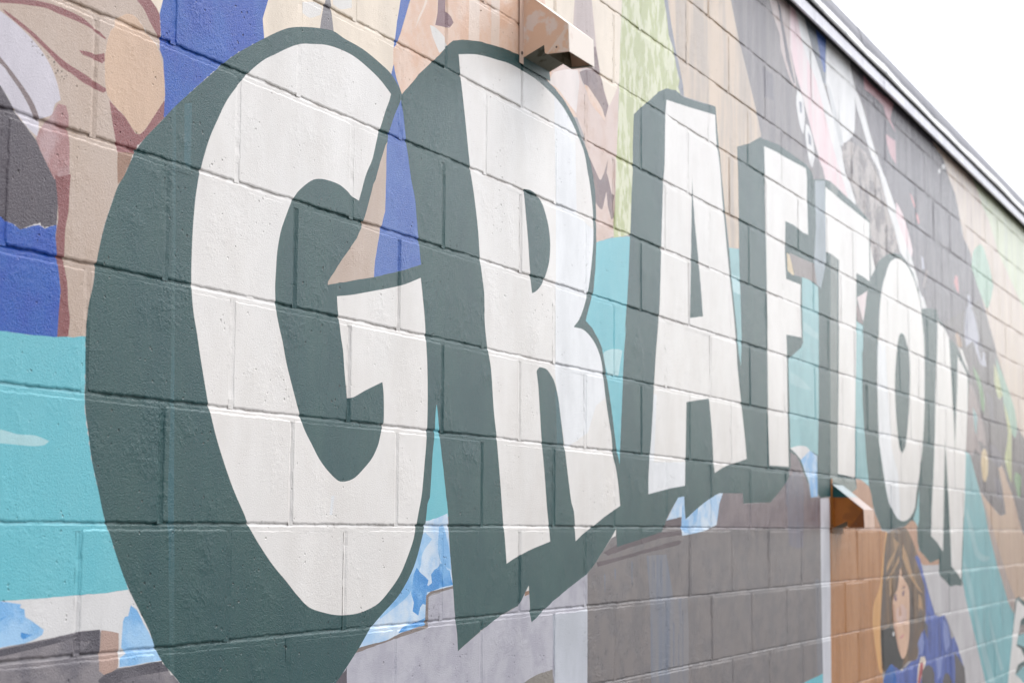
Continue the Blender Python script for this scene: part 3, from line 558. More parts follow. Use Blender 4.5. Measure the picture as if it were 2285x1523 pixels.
green|L||2274,-639 2277,-592 2291,-462 2308,-331 2319,-249 2340,-115 2354,-4 2365,121 2376,191 2376,258 2384,354 2412,370 2459,395 2518,425 2586,465 2659,492 2742,505 2814,500 2953,516 3116,538 3133,466 3154,392 3175,311 3197,247 3222,155 3249,81 3279,-31 3314,-143 3335,-237 3358,-279 3589,-388 3579,-692 2331,-717
green|L||3358,-279 3370,-177 3360,-21 3349,96 3348,253 3346,373 3339,451 3473,489 3592,534 3826,555 4021,554 4196,552 4264,536 4289,514 4446,543 4533,551 4945,522 5175,495 5181,213 5213,-14 4894,-82 4877,-605 4882,-649 4808,-668 4320,-694 4289,-678 3929,-584 3910,-625 3864,-652 3764,-690 3677,-721 3375,-729 3363,-647 3289,-553
green|L||4884,249 5184,257 5234,295 5327,345 5481,394 5622,422 5766,433 5884,416 6005,384 6125,310 6177,230 6249,245 6521,270 6582,230 6700,209 6829,153 6967,146 7104,101 7317,24 7350,-14 7261,-251 7190,-441 7118,-761 7040,-1038 7022,-1094 6860,-1086 6735,-1091 6617,-1057 6471,-1026 6467,-951 6270,-967 6143,-932 6048,-908 6003,-871 5992,-778 5880,-769 5759,-795 5572,-804 5418,-816 5311,-812 5226,-767 5151,-710 5130,-664 5078,-626 5023,-535 4986,-407 4989,-111 4981,0 5022,52 5116,185
taupe|L||961,-11 955,-94 956,-157 938,-197 922,-248 910,-305 816,-325 728,-344 728,-338 774,-293 837,-236 855,-212 874,-175 901,-114 911,-102 929,-63 951,-22
periwinkle|L||1015,89 1026,62 1040,4 1064,-74 1083,-115 1095,-177 1113,-251 1026,-276 909,-305 913,-269 933,-202 952,-162 955,-75 956,-23 965,9 982,40
teal|L||1191,-547 1199,-575 1207,-613 1230,-702 1243,-776 1149,-798 1165,-749 1176,-653 1185,-614
teal|L||1158,-755 1245,-756 1248,-781 1209,-788 1149,-799
teal|L||2309,-324 2277,-592 2273,-639 2260,-612 2221,-512 2327,-249
paleslate|L||4308,513 4449,537 4450,217 4373,106 4306,116 4276,193 4307,324
greytan|L||3943,181 4194,186 4276,188 4314,115 4207,117 4111,115 4017,109 3972,151
straw|L||3916,178 3950,174 4009,110 3986,105 3922,114
teal2|L||4111,115 4207,117 4330,105 4335,-3 4329,-135 4316,-392 4300,-535 4178,-520 4068,-512 3930,-525 3925,-352 3917,-226 3920,-207 3958,-193 4083,-151 4119,-126 4113,-123 4108,-15
tealpale|L||4119,-48 4330,-75 4329,-98 4118,-84
tealpale|S||3941,-249 4079,-264 4221,-295 4124,-300 3939,-292
chalk|S||3927,-525 3991,-516 4068,-510 4147,-511 4191,-522 4145,-539 4105,-560 4066,-561 3990,-539
azurepale|L||4188,-522 4288,-538 4287,-690 4194,-695 4172,-649 4127,-607 4066,-561 4129,-542
domebrown|L||3927,-539 4005,-549 4073,-583 4141,-636 4186,-696 3923,-700 3926,-625
dripblue2|L||3869,-648 3972,-605 4079,-612 4095,-685 4093,-727 3866,-730
pinkpale|L||4931,137 5115,187 5035,48 4997,76
plumgrey|L||4930,117 4996,73 5030,35 4935,40 4918,87
teal2|L||4915,38 5024,30 5019,-71 5003,-84 4998,-280 5025,-424 5057,-544 5092,-634 4964,-610 4867,-603 4886,-287
greygreen|L||4474,-610 4847,-611 4883,-646 4796,-666 4686,-641 4473,-628
siennalight|L||4872,-609 4954,-610 5088,-634 5130,-669 5157,-733 4909,-707 4796,-666 4883,-646
offwhite|L||5176,389 5263,302 5181,255
teal2|L||6058,-622 6043,-768 6010,-797 5921,-763 6008,-703
white|S||971,91 925,110 875,123 817,133 761,134 706,129 655,118 615,108 574,91 522,64 486,45 440,12 395,-30 366,-62 343,-97 322,-131 306,-166 294,-199 290,-213 282,-253 277,-304 275,-366 277,-407 284,-447 297,-486 302,-505 317,-552 336,-607 358,-655 381,-695 415,-746 454,-793 466,-810 502,-844 551,-883 597,-913 638,-941 680,-964 733,-976 785,-983 840,-984 886,-980 944,-967 992,-942 1037,-910 1072,-869 1093,-838 1102,-813 1112,-784 1127,-743 1138,-680 1147,-621 1149,-539 1145,-464 1138,-413 1135,-377 1123,-322 1112,-280 1038,-304 967,-321 888,-338 822,-352 763,-362 767,-388 773,-410 783,-446 790,-466 798,-513 809,-560 833,-556 883,-538 949,-517 955,-541 957,-599 946,-621 936,-645 912,-673 878,-696 841,-716 805,-724 777,-723 738,-705 705,-683 680,-659 648,-627 626,-591 599,-541 582,-507 569,-472 555,-443 544,-413 539,-374 541,-341 544,-307 555,-266 573,-232 592,-201 608,-183 638,-162 667,-147 698,-140 737,-138 770,-140 796,-147 816,-154 843,-158 853,-137 867,-106 876,-91 896,-63 918,-8 933,19 951,54 964,74
white|S||1284,254 1297,197 1319,115 1346,6 1368,-53 1390,-131 1403,-206 1423,-264 1431,-345 1446,-401 1464,-450 1480,-545 1498,-612 1516,-694 1534,-789 1545,-839 1555,-896 1600,-884 1695,-864 1807,-846 1798,-803 1787,-759 1770,-672 1753,-600 1742,-529 1733,-471 1722,-431 1738,-420 1782,-421 1809,-433 1832,-449 1855,-486 1869,-529 1892,-603 1916,-682 1939,-750 1954,-769 1969,-846 2016,-828 2073,-811 2164,-782 2277,-752 2261,-688 2241,-642 2225,-619 2212,-563 2196,-527 2173,-470 2154,-409 2138,-366 2104,-332 2063,-311 2014,-298 1952,-298 1990,-273 2023,-235 2051,-185 2072,-119 2085,-55 2084,9 2075,55 2059,100 2047,123 2035,151 2019,177 1989,202 1958,225 1926,243 1887,262 1841,276 1790,286 1718,296 1632,299 1552,298 1487,291 1426,284 1364,274
green|S||1640,7 1678,11 1727,4 1756,-14 1782,-46 1793,-68 1801,-103 1797,-142 1786,-167 1765,-197 1740,-221 1712,-236 1693,-242 1684,-213 1676,-174 1667,-117 1654,-55
white|S||2658,457 2859,479 2983,494 3111,509 3123,426 3153,354 3174,262 3200,171 3221,96 3256,-15 3290,-126 3312,-221 3320,-278 3355,-390 3391,-497 3413,-582 3311,-597 3227,-608 3154,-622 3087,-638 3070,-595 3063,-539 3047,-467 3031,-409 2907,-423 2821,-434 2815,-533 2810,-605 2805,-685 2695,-694 2574,-707 2494,-716 2498,-649 2521,-548 2540,-429 2560,-308 2587,-186 2604,-11 2625,203 2637,256 2646,400
green|L||2884,264 2892,195 2907,124 2944,1 2965,-89 2978,-157 2856,-175 2867,-28 2874,101
white|S||3645,514 3791,522 3973,528 4183,536 4194,497 4190,414 4197,286 4117,285 4010,292 3895,290 3890,173 3904,81 3984,82 4091,84 4086,-17 4094,-112 3994,-116 3896,-121 3899,-185 3898,-353 3906,-592 3784,-593 3671,-595 3661,-411 3663,-206 3666,-105 3659,140 3651,388
white|S||4458,515 4641,506 4884,497 5167,486 5158,356 5158,233 5049,238 4928,239 4921,126 4901,-82 4878,-336 4855,-606 4726,-600 4588,-596 4599,-399 4625,-166 4634,-1 4648,253 4552,260 4451,259 4452,393
white|S||5674,405 5774,415 5865,405 5975,374 6077,325 6150,262 6192,176 6224,83 6224,-29 6209,-197 6176,-339 6127,-453 6058,-564 5994,-647 5960,-709 5863,-753 5761,-771 5671,-772 5576,-755 5493,-719 5444,-694 5390,-630 5331,-535 5281,-436 5265,-313 5267,-161 5284,-32 5304,18 5338,150 5394,245 5458,305 5521,356 5593,386
green|S||5747,73 5810,65 5862,27 5888,9 5909,-83 5891,-192 5842,-330 5788,-429 5712,-472 5661,-444 5623,-368 5596,-264 5597,-135 5631,-38 5661,12 5700,58
white|L||6548,215 6699,199 6819,159 6842,56 6873,-93 6911,-271 6920,-408 6958,-268 7013,-82 7043,86 7159,51 7314,-3 7280,-189 7206,-410 7158,-624 7121,-736 7053,-917 7013,-1062 6890,-1021 6768,-990 6759,-857 6742,-699 6729,-603 6676,-364 6655,-461 6627,-634 6606,-740 6566,-917 6443,-873 6302,-840 6323,-715 6364,-611 6430,-354 6473,-122 6522,56
coolwhite|L|white|1824,308 1920,259 1961,220 1971,-3 2041,-16 2119,-28 2119,-329 2199,-455 2104,-491 2048,-565 1901,-613 1837,-435 1837,9
coolwhite|L|white|2498,-649 2540,-429 2566,-429 2542,-624 2810,-614 2809,-694 2469,-727
coolwhite|L|white|5278,-8 5419,6 5512,-458 5634,-572 5662,-780 5449,-733 5264,-450
coolwhite|L|white|753,-753 764,-753 757,-790 747,-790
petrol|L|green|199,95 209,98 227,-304 235,-608 240,-759 256,-1073 243,-1072 223,-766 224,-594 218,-305
petrol|L|green|243,-91 264,-86 267,-203 246,-192
petrol|L|green|1836,-470 1855,-474 1893,-603 1848,-605
greengrey2|L|green|4538,621 4647,641 4578,-630 4473,-632
green|L||8622,-1243 8655,-1217 8776,-1203 9032,-1251 10500,-1471 10302,-2513 8255,-2254 8375,-1686
teal2|L||8583,-1653 8903,-1626 9916,-1710 9850,-2082 8746,-1974 8726,-1683
greytan|L||8746,-1408 8815,-1376 10507,-1431 10488,-1534 8783,-1444
teal2|L||8720,-1434 8933,-1431 10485,-1550 10474,-1605 8920,-1511 8671,-1480
white|L||8696,-1226 8772,-1231 8958,-1269 10507,-1431 10495,-1494 8948,-1334 8819,-1348 8746,-1408 8649,-1489 8815,-1517 8912,-1564 9433,-1633 9428,-1661 8908,-1593 8674,-1604 8591,-1653 8747,-1685 8891,-1730 8938,-1853 8864,-2331 8140,-2240 8335,-1683 8435,-1541 8587,-1345
"""

def smooth_outline(pts):
    """closed Catmull-Rom through the points, keeping sharp corners sharp"""
    n = len(pts); P = np.array(pts, float); out = []
    corner = []
    for i in range(n):
        a = P[i] - P[i - 1]; b = P[(i + 1) % n] - P[i]
        la, lb = np.linalg.norm(a) + 1e-9, np.linalg.norm(b) + 1e-9
        corner.append(a.dot(b) / la / lb < 0.72)
    for i in range(n):
        p0, p1, p2, p3 = P[i - 1], P[i], P[(i + 1) % n], P[(i + 2) % n]
        L = np.linalg.norm(p2 - p1)
        if corner[i]: p0 = 2 * p1 - p2
        if corner[(i + 1) % n]: p3 = 2 * p2 - p1
        k = int(max(1, min(6, L / 9)))
        t1 = (p2 - p0) * 0.5; t2 = (p3 - p1) * 0.5
        # keep tangents from overshooting on uneven spacing
        for t in (t1, t2):
            l_ = np.linalg.norm(t)
            if l_ > L: t *= L / l_
        for j in range(k):
            s = j / k
            h00 = 2 * s**3 - 3 * s**2 + 1; h10 = s**3 - 2 * s**2 + s; h01 = -2 * s**3 + 3 * s**2; h11 = s**3 - s**2
            out.append(h00 * p1 + h10 * t1 + h01 * p2 + h11 * t2)
    return np.array(out)

def brush_edge(poly, i):
    """hand-cut paint edge: resample long sides and let them waver by under a millimetre"""
    r = np.random.RandomState(100 + i); out = []
    n = len(poly)
    for k in range(n):
        a = poly[k]; b = poly[(k + 1) % n]; L = np.linalg.norm(b - a)
        step = 14.0 if a[0] < 4500 else 40.0
        if max(a[0], b[0]) < -400 or L > 2500: step = 200.0
        m = max(1, int(L / step))
        nrm = np.array([-(b - a)[1], (b - a)[0]]) / (L + 1e-9)
        for j in range(m):
            q = a + (b - a) * j / m
            if j: q = q + nrm * r.normal(0, 0.45)
            out.append(q)
    return np.array(out)

RAGGED = {'green', 'royal', 'skin', 'darkgrey'}
SHAPES = []
for i, line in enumerate(MURAL_SHAPES.strip().split('\n')):
    paint, mode, on, s = line.split('|')
    pts = [tuple(float(v) for v in w.split(',')) for w in s.split()]
    poly = smooth_outline(pts) if mode == 'S' else np.array(pts, float)
    poly = brush_edge(poly, i)
    if paint in RAGGED and poly[:, 0].min() < 1600:
        # ragged undercoat showing at the cut-in edge of some colours
        rr = np.random.RandomState(900 + i); fine_ = []
        for a, b in zip(poly, np.roll(poly, -1, 0)):
            L = np.linalg.norm(b - a); m_ = max(1, int(L / 4.0)) if L < 60 else 1
            nn = np.array([(b - a)[1], -(b - a)[0]]) / (L + 1e-9)
            for j in range(m_): fine_.append((a + (b - a) * j / m_, nn))
        area = np.sum(poly[:, 0] * np.roll(poly[:, 1], -1) - np.roll(poly[:, 0], -1) * poly[:, 1])
        sg = 1.0 if area > 0 else -1.0
        low = np.repeat(rr.normal(0, 0.6, len(fine_) // 14 + 1), 14)[:len(fine_)]
        rag = np.array([q + nn * sg * max(0.0, rr.normal(0, 0.8) + low[k] - 0.55) * (1.1 if q[0] < 450 else 0.0) for k, (q, nn) in enumerate(fine_)])
        SHAPES.append(('offwhite', '', rag, rag.min(0), rag.max(0)))
    SHAPES.append((paint, on, poly, poly.min(0), poly.max(0)))
SEG = np.concatenate([np.concatenate([s[2], np.roll(s[2], -1, 0)], 1) for s in SHAPES])   # x0 z0 x1 z1
SEG_LO = np.minimum(SEG[:, :2], SEG[:, 2:]); SEG_HI = np.maximum(SEG[:, :2], SEG[:, 2:])
PAINT_KEYS = list(PAINTS.keys()); PAINT_ID = {k: i for i, k in enumerate(PAINT_KEYS)}
VEILED = set('rock slate timber tan palegreen mint bush greypink plumgrey bluegrey stump teal2 tealribbon tealpale paleslate greytan slateblue leaf leafteal leafyellow lilac mauve paleteal bronze cornflower pink2 coral stonewall domebrown dripblue dripblue2 coat greyfold hair black umberplum'.split())
PAINT_A = np.array([srgb(*PAINTS[k][1], 0.09 if k in VEILED else 0.03) + (1.0,) for k in PAINT_KEYS])
PAINT_B = np.array([srgb(*PAINTS[k][2], 0.09 if k in VEILED else 0.03) + (1.0,) for k in PAINT_KEYS])
PAINT_S = np.array([float(STYLE[PAINTS[k][0]]) for k in PAINT_KEYS])

def classify(P):
    """index of the topmost paint at each point (mm)"""
    res = np.full(len(P), PAINT_ID['base'])
    for paint, on, poly, lo, hi in SHAPES:
        idx = np.nonzero((P[:, 0] > lo[0]) & (P[:, 0] < hi[0]) & (P[:, 1] > lo[1]) & (P[:, 1] < hi[1]))[0]
        if on: idx = idx[res[idx] == PAINT_ID[on]]
        if not len(idx): continue
        q = P[idx]; inside = np.zeros(len(idx), bool)
        a = poly; b = np.roll(poly, -1, 0)
        for s in range(0, len(a), 64):
            A_, B_ = a[s:s + 64], b[s:s + 64]
            y = q[:, 1][:, None]; x = q[:, 0][:, None]
            c = (A_[None, :, 1] > y) != (B_[None, :, 1] > y)
            den = np.where(np.abs(B_[:, 1] - A_[:, 1]) < 1e-9, 1e-9, B_[:, 1] - A_[:, 1])
            xi = A_[None, :, 0] + (y - A_[None, :, 1]) * ((B_[:, 0] - A_[:, 0]) / den)[None]
            inside ^= (np.sum(c & (x < xi), 1) % 2).astype(bool)
        res[idx[inside]] = PAINT_ID[paint]
    return res

def clip_segments(x0, z0, x1, z1):
    m = (SEG_LO[:, 0] < x1) & (SEG_HI[:, 0] > x0) & (SEG_LO[:, 1] < z1) & (SEG_HI[:, 1] > z0)
    out = []
    for ax, az, bx, bz in SEG[m]:
        t0, t1 = 0.0, 1.0; dx, dz = bx - ax, bz - az; ok = True
        for pp, qq in ((-dx, ax - x0), (dx, x1 - ax), (-dz, az - z0), (dz, z1 - az)):
            if abs(pp) < 1e-12:
                if qq < 0: ok = False; break
            else:
                r = qq / pp
                if pp < 0: t0 = max(t0, r)
                else: t1 = min(t1, r)
        if ok and t1 - t0 > 1e-6:
            out.append(((ax + dx * t0, az + dz * t0), (ax + dx * t1, az + dz * t1)))
    return out

def wobble(r, amp, wl):
    """smooth 1-D irregularity (mm)"""
    ph = [r.uniform(0, 6.28) for _ in range(5)]
    fr = [6.2832 / (wl * f) for f in (1.0, 0.43, 0.21, 0.093, 0.05)]
    am = [amp * f for f in (0.5, 0.4, 0.4, 0.42, 0.34)]
    return lambda t: sum(a * np.sin(f * t + p) for a, f, p in zip(am, fr, ph))

def triangulate(verts, edges, ox, oz):
    vs = [Vector((x - ox, z - oz)) for x, z in verts]
    r = delaunay_2d_cdt(vs, edges, [], 0, 1e-3)
    V = np.array([(v.x + ox, v.y + oz) for v in r[0]]); F = np.array([f for f in r[2] if len(f) == 3], int)
    return V, F

PIECES = []      # every painted sheet of the wall before it becomes an object: (V mm, F, depth mm, rim)

def block_sheet(x0, z0, x1, z1, r, detail):
    """front of one block, in mm: rounded, slightly chipped arrises, cut along the painted outlines"""
    amp = 0.85
    fl, fr_, fb, ft = (wobble(r, amp, 160) for _ in range(4))
    tilt = (r.uniform(-0.8, 0.8), r.uniform(-0.8, 0.8), r.uniform(-0.9, 0.5))
    def dist(x, z):
        a = x - (x0 + fl(z)); b = (x1 + fr_(z)) - x; c = z - (z0 + fb(x)); d = (z1 + ft(x)) - z
        e = np.minimum(np.minimum(a, b), np.minimum(c, d))
        s = np.minimum(a, b); t = np.minimum(c, d)             # rounded corners
        R_ = 6.0
        k = (s < R_) & (t < R_)
        return np.where(k, R_ - np.hypot(R_ - s, R_ - t), e)
    rings = (0.0, 1.1, 2.4, 4.6) if detail else (0.0, 1.4, 5.0)
    step = (6.0 if x0 < 1700 else 10.0) if detail else 45.0
    verts, edges = [], []
    for d in rings:
        loop = []
        n1 = max(3, int((x1 - x0) / step)); n2 = max(3, int((z1 - z0) / step))
        xa, xb, za, zb = x0 + d, x1 - d, z0 + d, z1 - d
        c = max(0.5, (6.0 - d) * 0.35)
        for i in range(n1 + 1):
            x = xa + c + (xb - xa - 2 * c) * i / n1; loop.append((x, z0 + float(fb(x)) + d))
        for i in range(n2 + 1):
            z = za + c + (zb - za - 2 * c) * i / n2; loop.append((x1 + float(fr_(z)) - d, z))
        for i in range(n1 + 1):
            x = xb - c - (xb - xa - 2 * c) * i / n1; loop.append((x, z1 + float(ft(x)) - d))
        for i in range(n2 + 1):
            z = zb - c - (zb - za - 2 * c) * i / n2; loop.append((x0 + float(fl(z)) + d, z))
        b = len(verts); verts += loop
        edges += [(b + i, b + (i + 1) % len(loop)) for i in range(len(loop))]
    if detail:
        for i in range(1, 8):
            for j in range(1, 4):
                verts.append((x0 + (x1 - x0) * i / 8 + r.uniform(-6, 6), z0 + (z1 - z0) * j / 4 + r.uniform(-6, 6)))
    for a, b in clip_segments(x0 - 1.0, z0 - 1.0, x1 + 1.0, z1 + 1.0):
        k = len(verts); verts += [a, b]; edges.append((k, k + 1))
    V, F = triangulate(verts, edges, x0, z0)
    c = V[F].mean(1)
    F = F[dist(c[:, 0], c[:, 1]) > -0.35]
    d = dist(V[:, 0], V[:, 1])
    dep = np.where(d < 1.1, -1.5 - (1.1 - d) * 9.0, np.where(d < 4.6, -1.5 * (1 - (d - 1.1) / 3.5) ** 2, 0.0))
    dep = np.maximum(dep, -16.0)
    u = (V[:, 0] - (x0 + x1) / 2) / (x1 - x0); w = (V[:, 1] - (z0 + z1) / 2) / (z1 - z0)
    dep = dep + tilt[0] * u + tilt[1] * w + tilt[2]
    return V, F, dep

def mortar_sheet(x0, z0, x1, z1, r, kind, zc, fl):
    verts, edges = [], []
    hd = r.choice((0.1, 0.3, 0.7, 1.5, 2.4))
    if kind == 'bed':
        n1 = max(2, int((x1 - x0) / 14)) if x0 < 4500 else max(2, int((x1 - x0) / 40))
        rows = [z0, zc - 5.5, zc - 3.0, zc - 0.2, zc + 2.0, zc + 4.0, zc + 5.8, z1]
        for z in rows:
            b = len(verts)
            for i in range(n1 + 1):
                jig = 0 if i in (0, n1) or z in (z0, z1) else r.uniform(-0.8, 0.8)
                verts.append((x0 + (x1 - x0) * i / n1, z + jig))
            edges += [(b + i, b + i + 1) for i in range(n1)]
    else:
        n2 = max(2, int((z1 - z0) / 16)) if x0 < 4500 else 4
        xc = (x0 + x1) / 2
        for x in (x0, xc - 3.5, xc, xc + 3.5, x1):
            b = len(verts)
            for i in range(n2 + 1):
                jig = 0 if i in (0, n2) or x in (x0, x1) else r.uniform(-0.8, 0.8)
                verts.append((x + jig, z0 + (z1 - z0) * i / n2))
            edges += [(b + i, b + i + 1) for i in range(n2)]
    for a, b in clip_segments(x0, z0, x1, z1):
        k = len(verts); verts += [a, b]; edges.append((k, k + 1))
    V, F = triangulate(verts, edges, x0, z0)
    if kind == 'bed':      # struck joint: tucked in under the upper block, running out on the lower one
        t = np.clip((V[:, 1] - (zc + 0.0)) / 4.0, 0, 1)
        dep = np.minimum(-0.5, -0.9 - 2.3 * t ** 0.7 + fl(V[:, 0]) * (0.4 + 1.3 * t))
    else:
        xc = (x0 + x1) / 2
        t = np.clip(1 - ((V[:, 0] - xc) / 5.0) ** 2, 0, 1)
        dep = -0.6 - hd * t + 0.7 * fl(V[:, 1])
    return V, F, dep

def emit(name, sheets, parent, rim):
    """make one mesh object from painted sheets; rim > 0 gives each sheet sides that deep (mm)"""
    vs, fs, pid = [], [], []
    nv = 0
    for V, F, dep, cls in sheets:
        k = len(V)
        # used for orientation: faces must look towards -Y
        a, b, c = V[F[:, 0]], V[F[:, 1]], V[F[:, 2]]
        cr = (b[:, 0] - a[:, 0]) * (c[:, 1] - a[:, 1]) - (b[:, 1] - a[:, 1]) * (c[:, 0] - a[:, 0])
        F2 = np.where((cr > 0)[:, None], F, F[:, ::-1])
        P3 = np.stack([V[:, 0] / 1000, -dep / 1000, V[:, 1] / 1000 + BED0], 1)
        vs.append(P3); fs += (F2 + nv).tolist(); pid.append(cls)
        if rim:
            e = {}
            for fi, (i, j, l_) in enumerate(F2.tolist()):
                for p, q in ((i, j), (j, l_), (l_, i)):
                    if (q, p) in e: del e[(q, p)]
                    else: e[(p, q)] = fi
            used = sorted({p for pq in e for p in pq}); mp = {p: nv + k + n for n, p in enumerate(used)}
            back = P3[used].copy(); back[:, 1] = rim / 1000.0
            vs.append(back); extra = []
            for (p, q), fi in e.items():
                fs.append([nv + q, nv + p, mp[p], mp[q]]); extra.append(cls[fi])
            pid.append(np.array(extra, int)); k += len(used)
        nv += k
    V = np.concatenate(vs); pid = np.concatenate(pid)
    me = bpy.data.meshes.new(name); me.from_pydata(V.tolist(), [], fs); me.update()
    for nm, tab in (('paint', PAINT_A), ('paint2', PAINT_B)):
        at = me.attributes.new(nm, 'FLOAT_COLOR', 'FACE'); at.data.foreach_set('color', tab[pid].astype(np.float32).ravel())
    at = me.attributes.new('style', 'FLOAT', 'FACE'); at.data.foreach_set('value', PAINT_S[pid].astype(np.float32))
    me.materials.append(MURAL)
    o = bpy.data.objects.new(name, me); col.objects.link(o)
    if parent: o.parent = parent
    return o

# ------------------------------------------------------------------ the block wall
wall = empty('mural_wall', (0, 0, 0))
tag(wall, 'long painted concrete block wall with a mural and tall white GRAFTON lettering', 'wall')
N_LEFT, N_RIGHT = -8, 33           # ends of the wall, in block lengths
TOP_ROW, BOTTOM_ROW = -6, 10       # courses counted down from the reference bed joint
X_L, X_R = N_LEFT * BLOCK * 1000, N_RIGHT * BLOCK * 1000
Cw = cam.matrix_world.translation; inv = cam.matrix_world.to_3x3().transposed()
def in_view(x0, z0, x1, z1):
    for x in (x0, (x0 + x1) / 2, x1):
        for z in (z0, (z0 + z1) / 2, z1):
            d = inv @ (Vector((x / 1000, 0, z / 1000 + BED0)) - Cw)
            if d.z > -0.1: continue
            px = 0.5 + cam_data.lens / 36.0 * d.x / -d.z; py = 0.5 + cam_data.lens / 24.0 * d.y / -d.z
            if -0.004 < px < 1.004 and -0.004 < py < 1.004: return True
    return False
J = 4.3                            # half a joint, mm
view_sheets, rest_sheets, mortar_sheets = [], [], []
bed_wob = {}
for row in range(TOP_ROW, BOTTOM_ROW + 1):
    zt = -row * COURSE * 1000; zb = zt - COURSE * 1000
    joints = [n * BLOCK * 1000 for n in range(N_LEFT, N_RIGHT + 1)] if row % 2 == 0 else \
             [X_L] + [(n + 0.5) * BLOCK * 1000 for n in range(N_LEFT, N_RIGHT)] + [X_R]
    shift = {j: (0.0 if j in (X_L, X_R) else rng.uniform(-3.0, 3.0)) for j in joints}
    for a, b in zip(joints[:-1], joints[1:]):
        r = random.Random(int(a) * 31 + row)
        x0, x1 = a + shift[a] + J, b + shift[b] - J
        z0, z1 = zb + J + r.uniform(-.7, .7), zt - J + r.uniform(-.7, .7)
        vis = in_view(x0, z0, x1, z1)
        if vis and z0 > 1150: vis = False
        sh = block_sheet(x0, z0, x1, z1, r, x0 < 3600 and vis)
        (view_sheets if vis else rest_sheets).append(sh)
    for j in joints[1:-1]:
        r = random.Random(int(j) * 17 + row)
        mortar_sheets.append(mortar_sheet(j + shift[j] - 8, zb + 3, j + shift[j] + 8, zt - 3, r, 'head', 0, wobble(r, 0.55, 130)))
for bed in range(TOP_ROW, BOTTOM_ROW + 1):
    zc = -bed * COURSE * 1000; r = random.Random(bed + 999); fl = wobble(r, 0.8, 900)
    n = N_RIGHT - N_LEFT
    for i in range(n):
        xa = X_L + i * BLOCK * 1000
        mortar_sheets.append(mortar_sheet(xa, zc - 9, xa + BLOCK * 1000, zc + 8, r, 'bed', zc, fl))
allsheets = view_sheets + rest_sheets + mortar_sheets
cents = np.concatenate([V[F].mean(1) for V, F, _ in allsheets])
cls_all = classify(cents)
n0 = 0; tagged = []
for V, F, dep in allsheets:
    tagged.append((V, F, dep, cls_all[n0:n0 + len(F)])); n0 += len(F)
nvw, nr = len(view_sheets), len(rest_sheets)
for s in tagged[:nvw]:
    emit('block', [s], wall, 45.0)
tag(emit('outlying_blocks', tagged[nvw:nvw + nr], wall, 45.0), kind='stuff')
emit('mortar_joints', tagged[nvw + nr:], wall, 0.0)
zt = -TOP_ROW * COURSE + BED0
def box(x0, x1, y0, y1, z0, z1):
    return [(x0, y0, z0), (x1, y0, z0), (x1, y1, z0), (x0, y1, z0), (x0, y0, z1), (x1, y0, z1), (x1, y1, z1), (x0, y1, z1)], \
           [(0, 3, 2, 1), (4, 5, 6, 7), (0, 1, 5, 4), (1, 2, 6, 5), (2, 3, 7, 6), (3, 0, 4, 7)]
v, f = box(X_L / 1000, X_R / 1000, 0.012, 0.19, -0.05, zt)
link_mesh('block_core', v, f, metal_material('bare_concrete', (150, 146, 140), 0.9), wall)
print('blocks in view', nvw, 'rest', nr, 'tris', len(cents))

# ------------------------------------------------------------------ roof edge
roof = empty('roof_edge', (0, 0, BED0 + 1.10))
tag(roof, 'grey metal roof edge with white ribbed edging strip above the painted wall', 'roof edge')
def rel(o): o.location = (0, 0, -(BED0 + 1.10)); return o
ZR = BED0
xl, xr = X_L / 1000 - 0.06, X_R / 1000 + 0.06
def prism(profile, x0, x1, dz0=0.0, dz1=0.0, dy0=0.0, dy1=0.0):
    n = len(profile)
    v = [(x0, y + dy0, z + dz0) for y, z in profile] + [(x1, y + dy1, z + dz1) for y, z in profile]
    f = [tuple(range(n)), tuple(range(2 * n - 1, n - 1, -1))]
    f += [(i, n + i, n + (i + 1) % n, (i + 1) % n) for i in range(n)]
    return v, [tuple(reversed(q)) for q in f]
# black board added to paint in the shadow band under the fascia
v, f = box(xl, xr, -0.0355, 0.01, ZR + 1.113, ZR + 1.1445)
rel(link_mesh('shade_board', v, f, M_SHADE, roof))
# fascia: lengths of folded metal with lapped ends
x = xl; k = 0
fj = [xl, -0.9, 2.35, 5.32, 8.3, 11.3, xr]
for a, b in zip(fj[:-1], fj[1:]):
    s = 0.0 if k % 2 == 0 else 0.0016
    prof = [(-0.0385 - s, ZR + 1.1015), (-0.0385 - s, ZR + 1.1465), (-0.034, ZR + 1.1470), (-0.034, ZR + 1.1450), (-0.0370 - s, ZR + 1.1445), (-0.0370 - s, ZR + 1.1040), (-0.030, ZR + 1.1010), (-0.031, ZR + 1.0995)]
    v, f = prism(prof, a, b + 0.02, rng.uniform(-.001, .001), rng.uniform(-.001, .001))
    rel(link_mesh('fascia', v, f, M_FASCIA, roof)); k += 1
# membrane strip with a wavy lower lip
n = 260; vv = []; ff = []
w1 = wobble(random.Random(3), 3.2, 1500)
for i in range(n + 1):
    xx = xl + (xr - xl) * i / n; d = float(w1(xx * 1000)) / 1000
    for y, z in ((-0.0365, 1.1440), (-0.0368, 1.1475 + max(-0.003, d)), (-0.010, 1.149), (-0.008, 1.185), (-0.006, 1.143)):
        vv.append((xx, y, ZR + z))
for i in range(n):
    for j in range(5):
        a = i * 5 + j; b = i * 5 + (j + 1) % 5
        ff.append((a, a + 5, b + 5, b))
rel(link_mesh('membrane_lip', vv, ff, M_MEMBRANE, roof))
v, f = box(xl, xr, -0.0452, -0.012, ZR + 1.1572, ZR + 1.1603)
rel(link_mesh('gap_shade', v, f, M_MEMBRANE, roof))  # black box added as painted shade on the underside of the edging strip
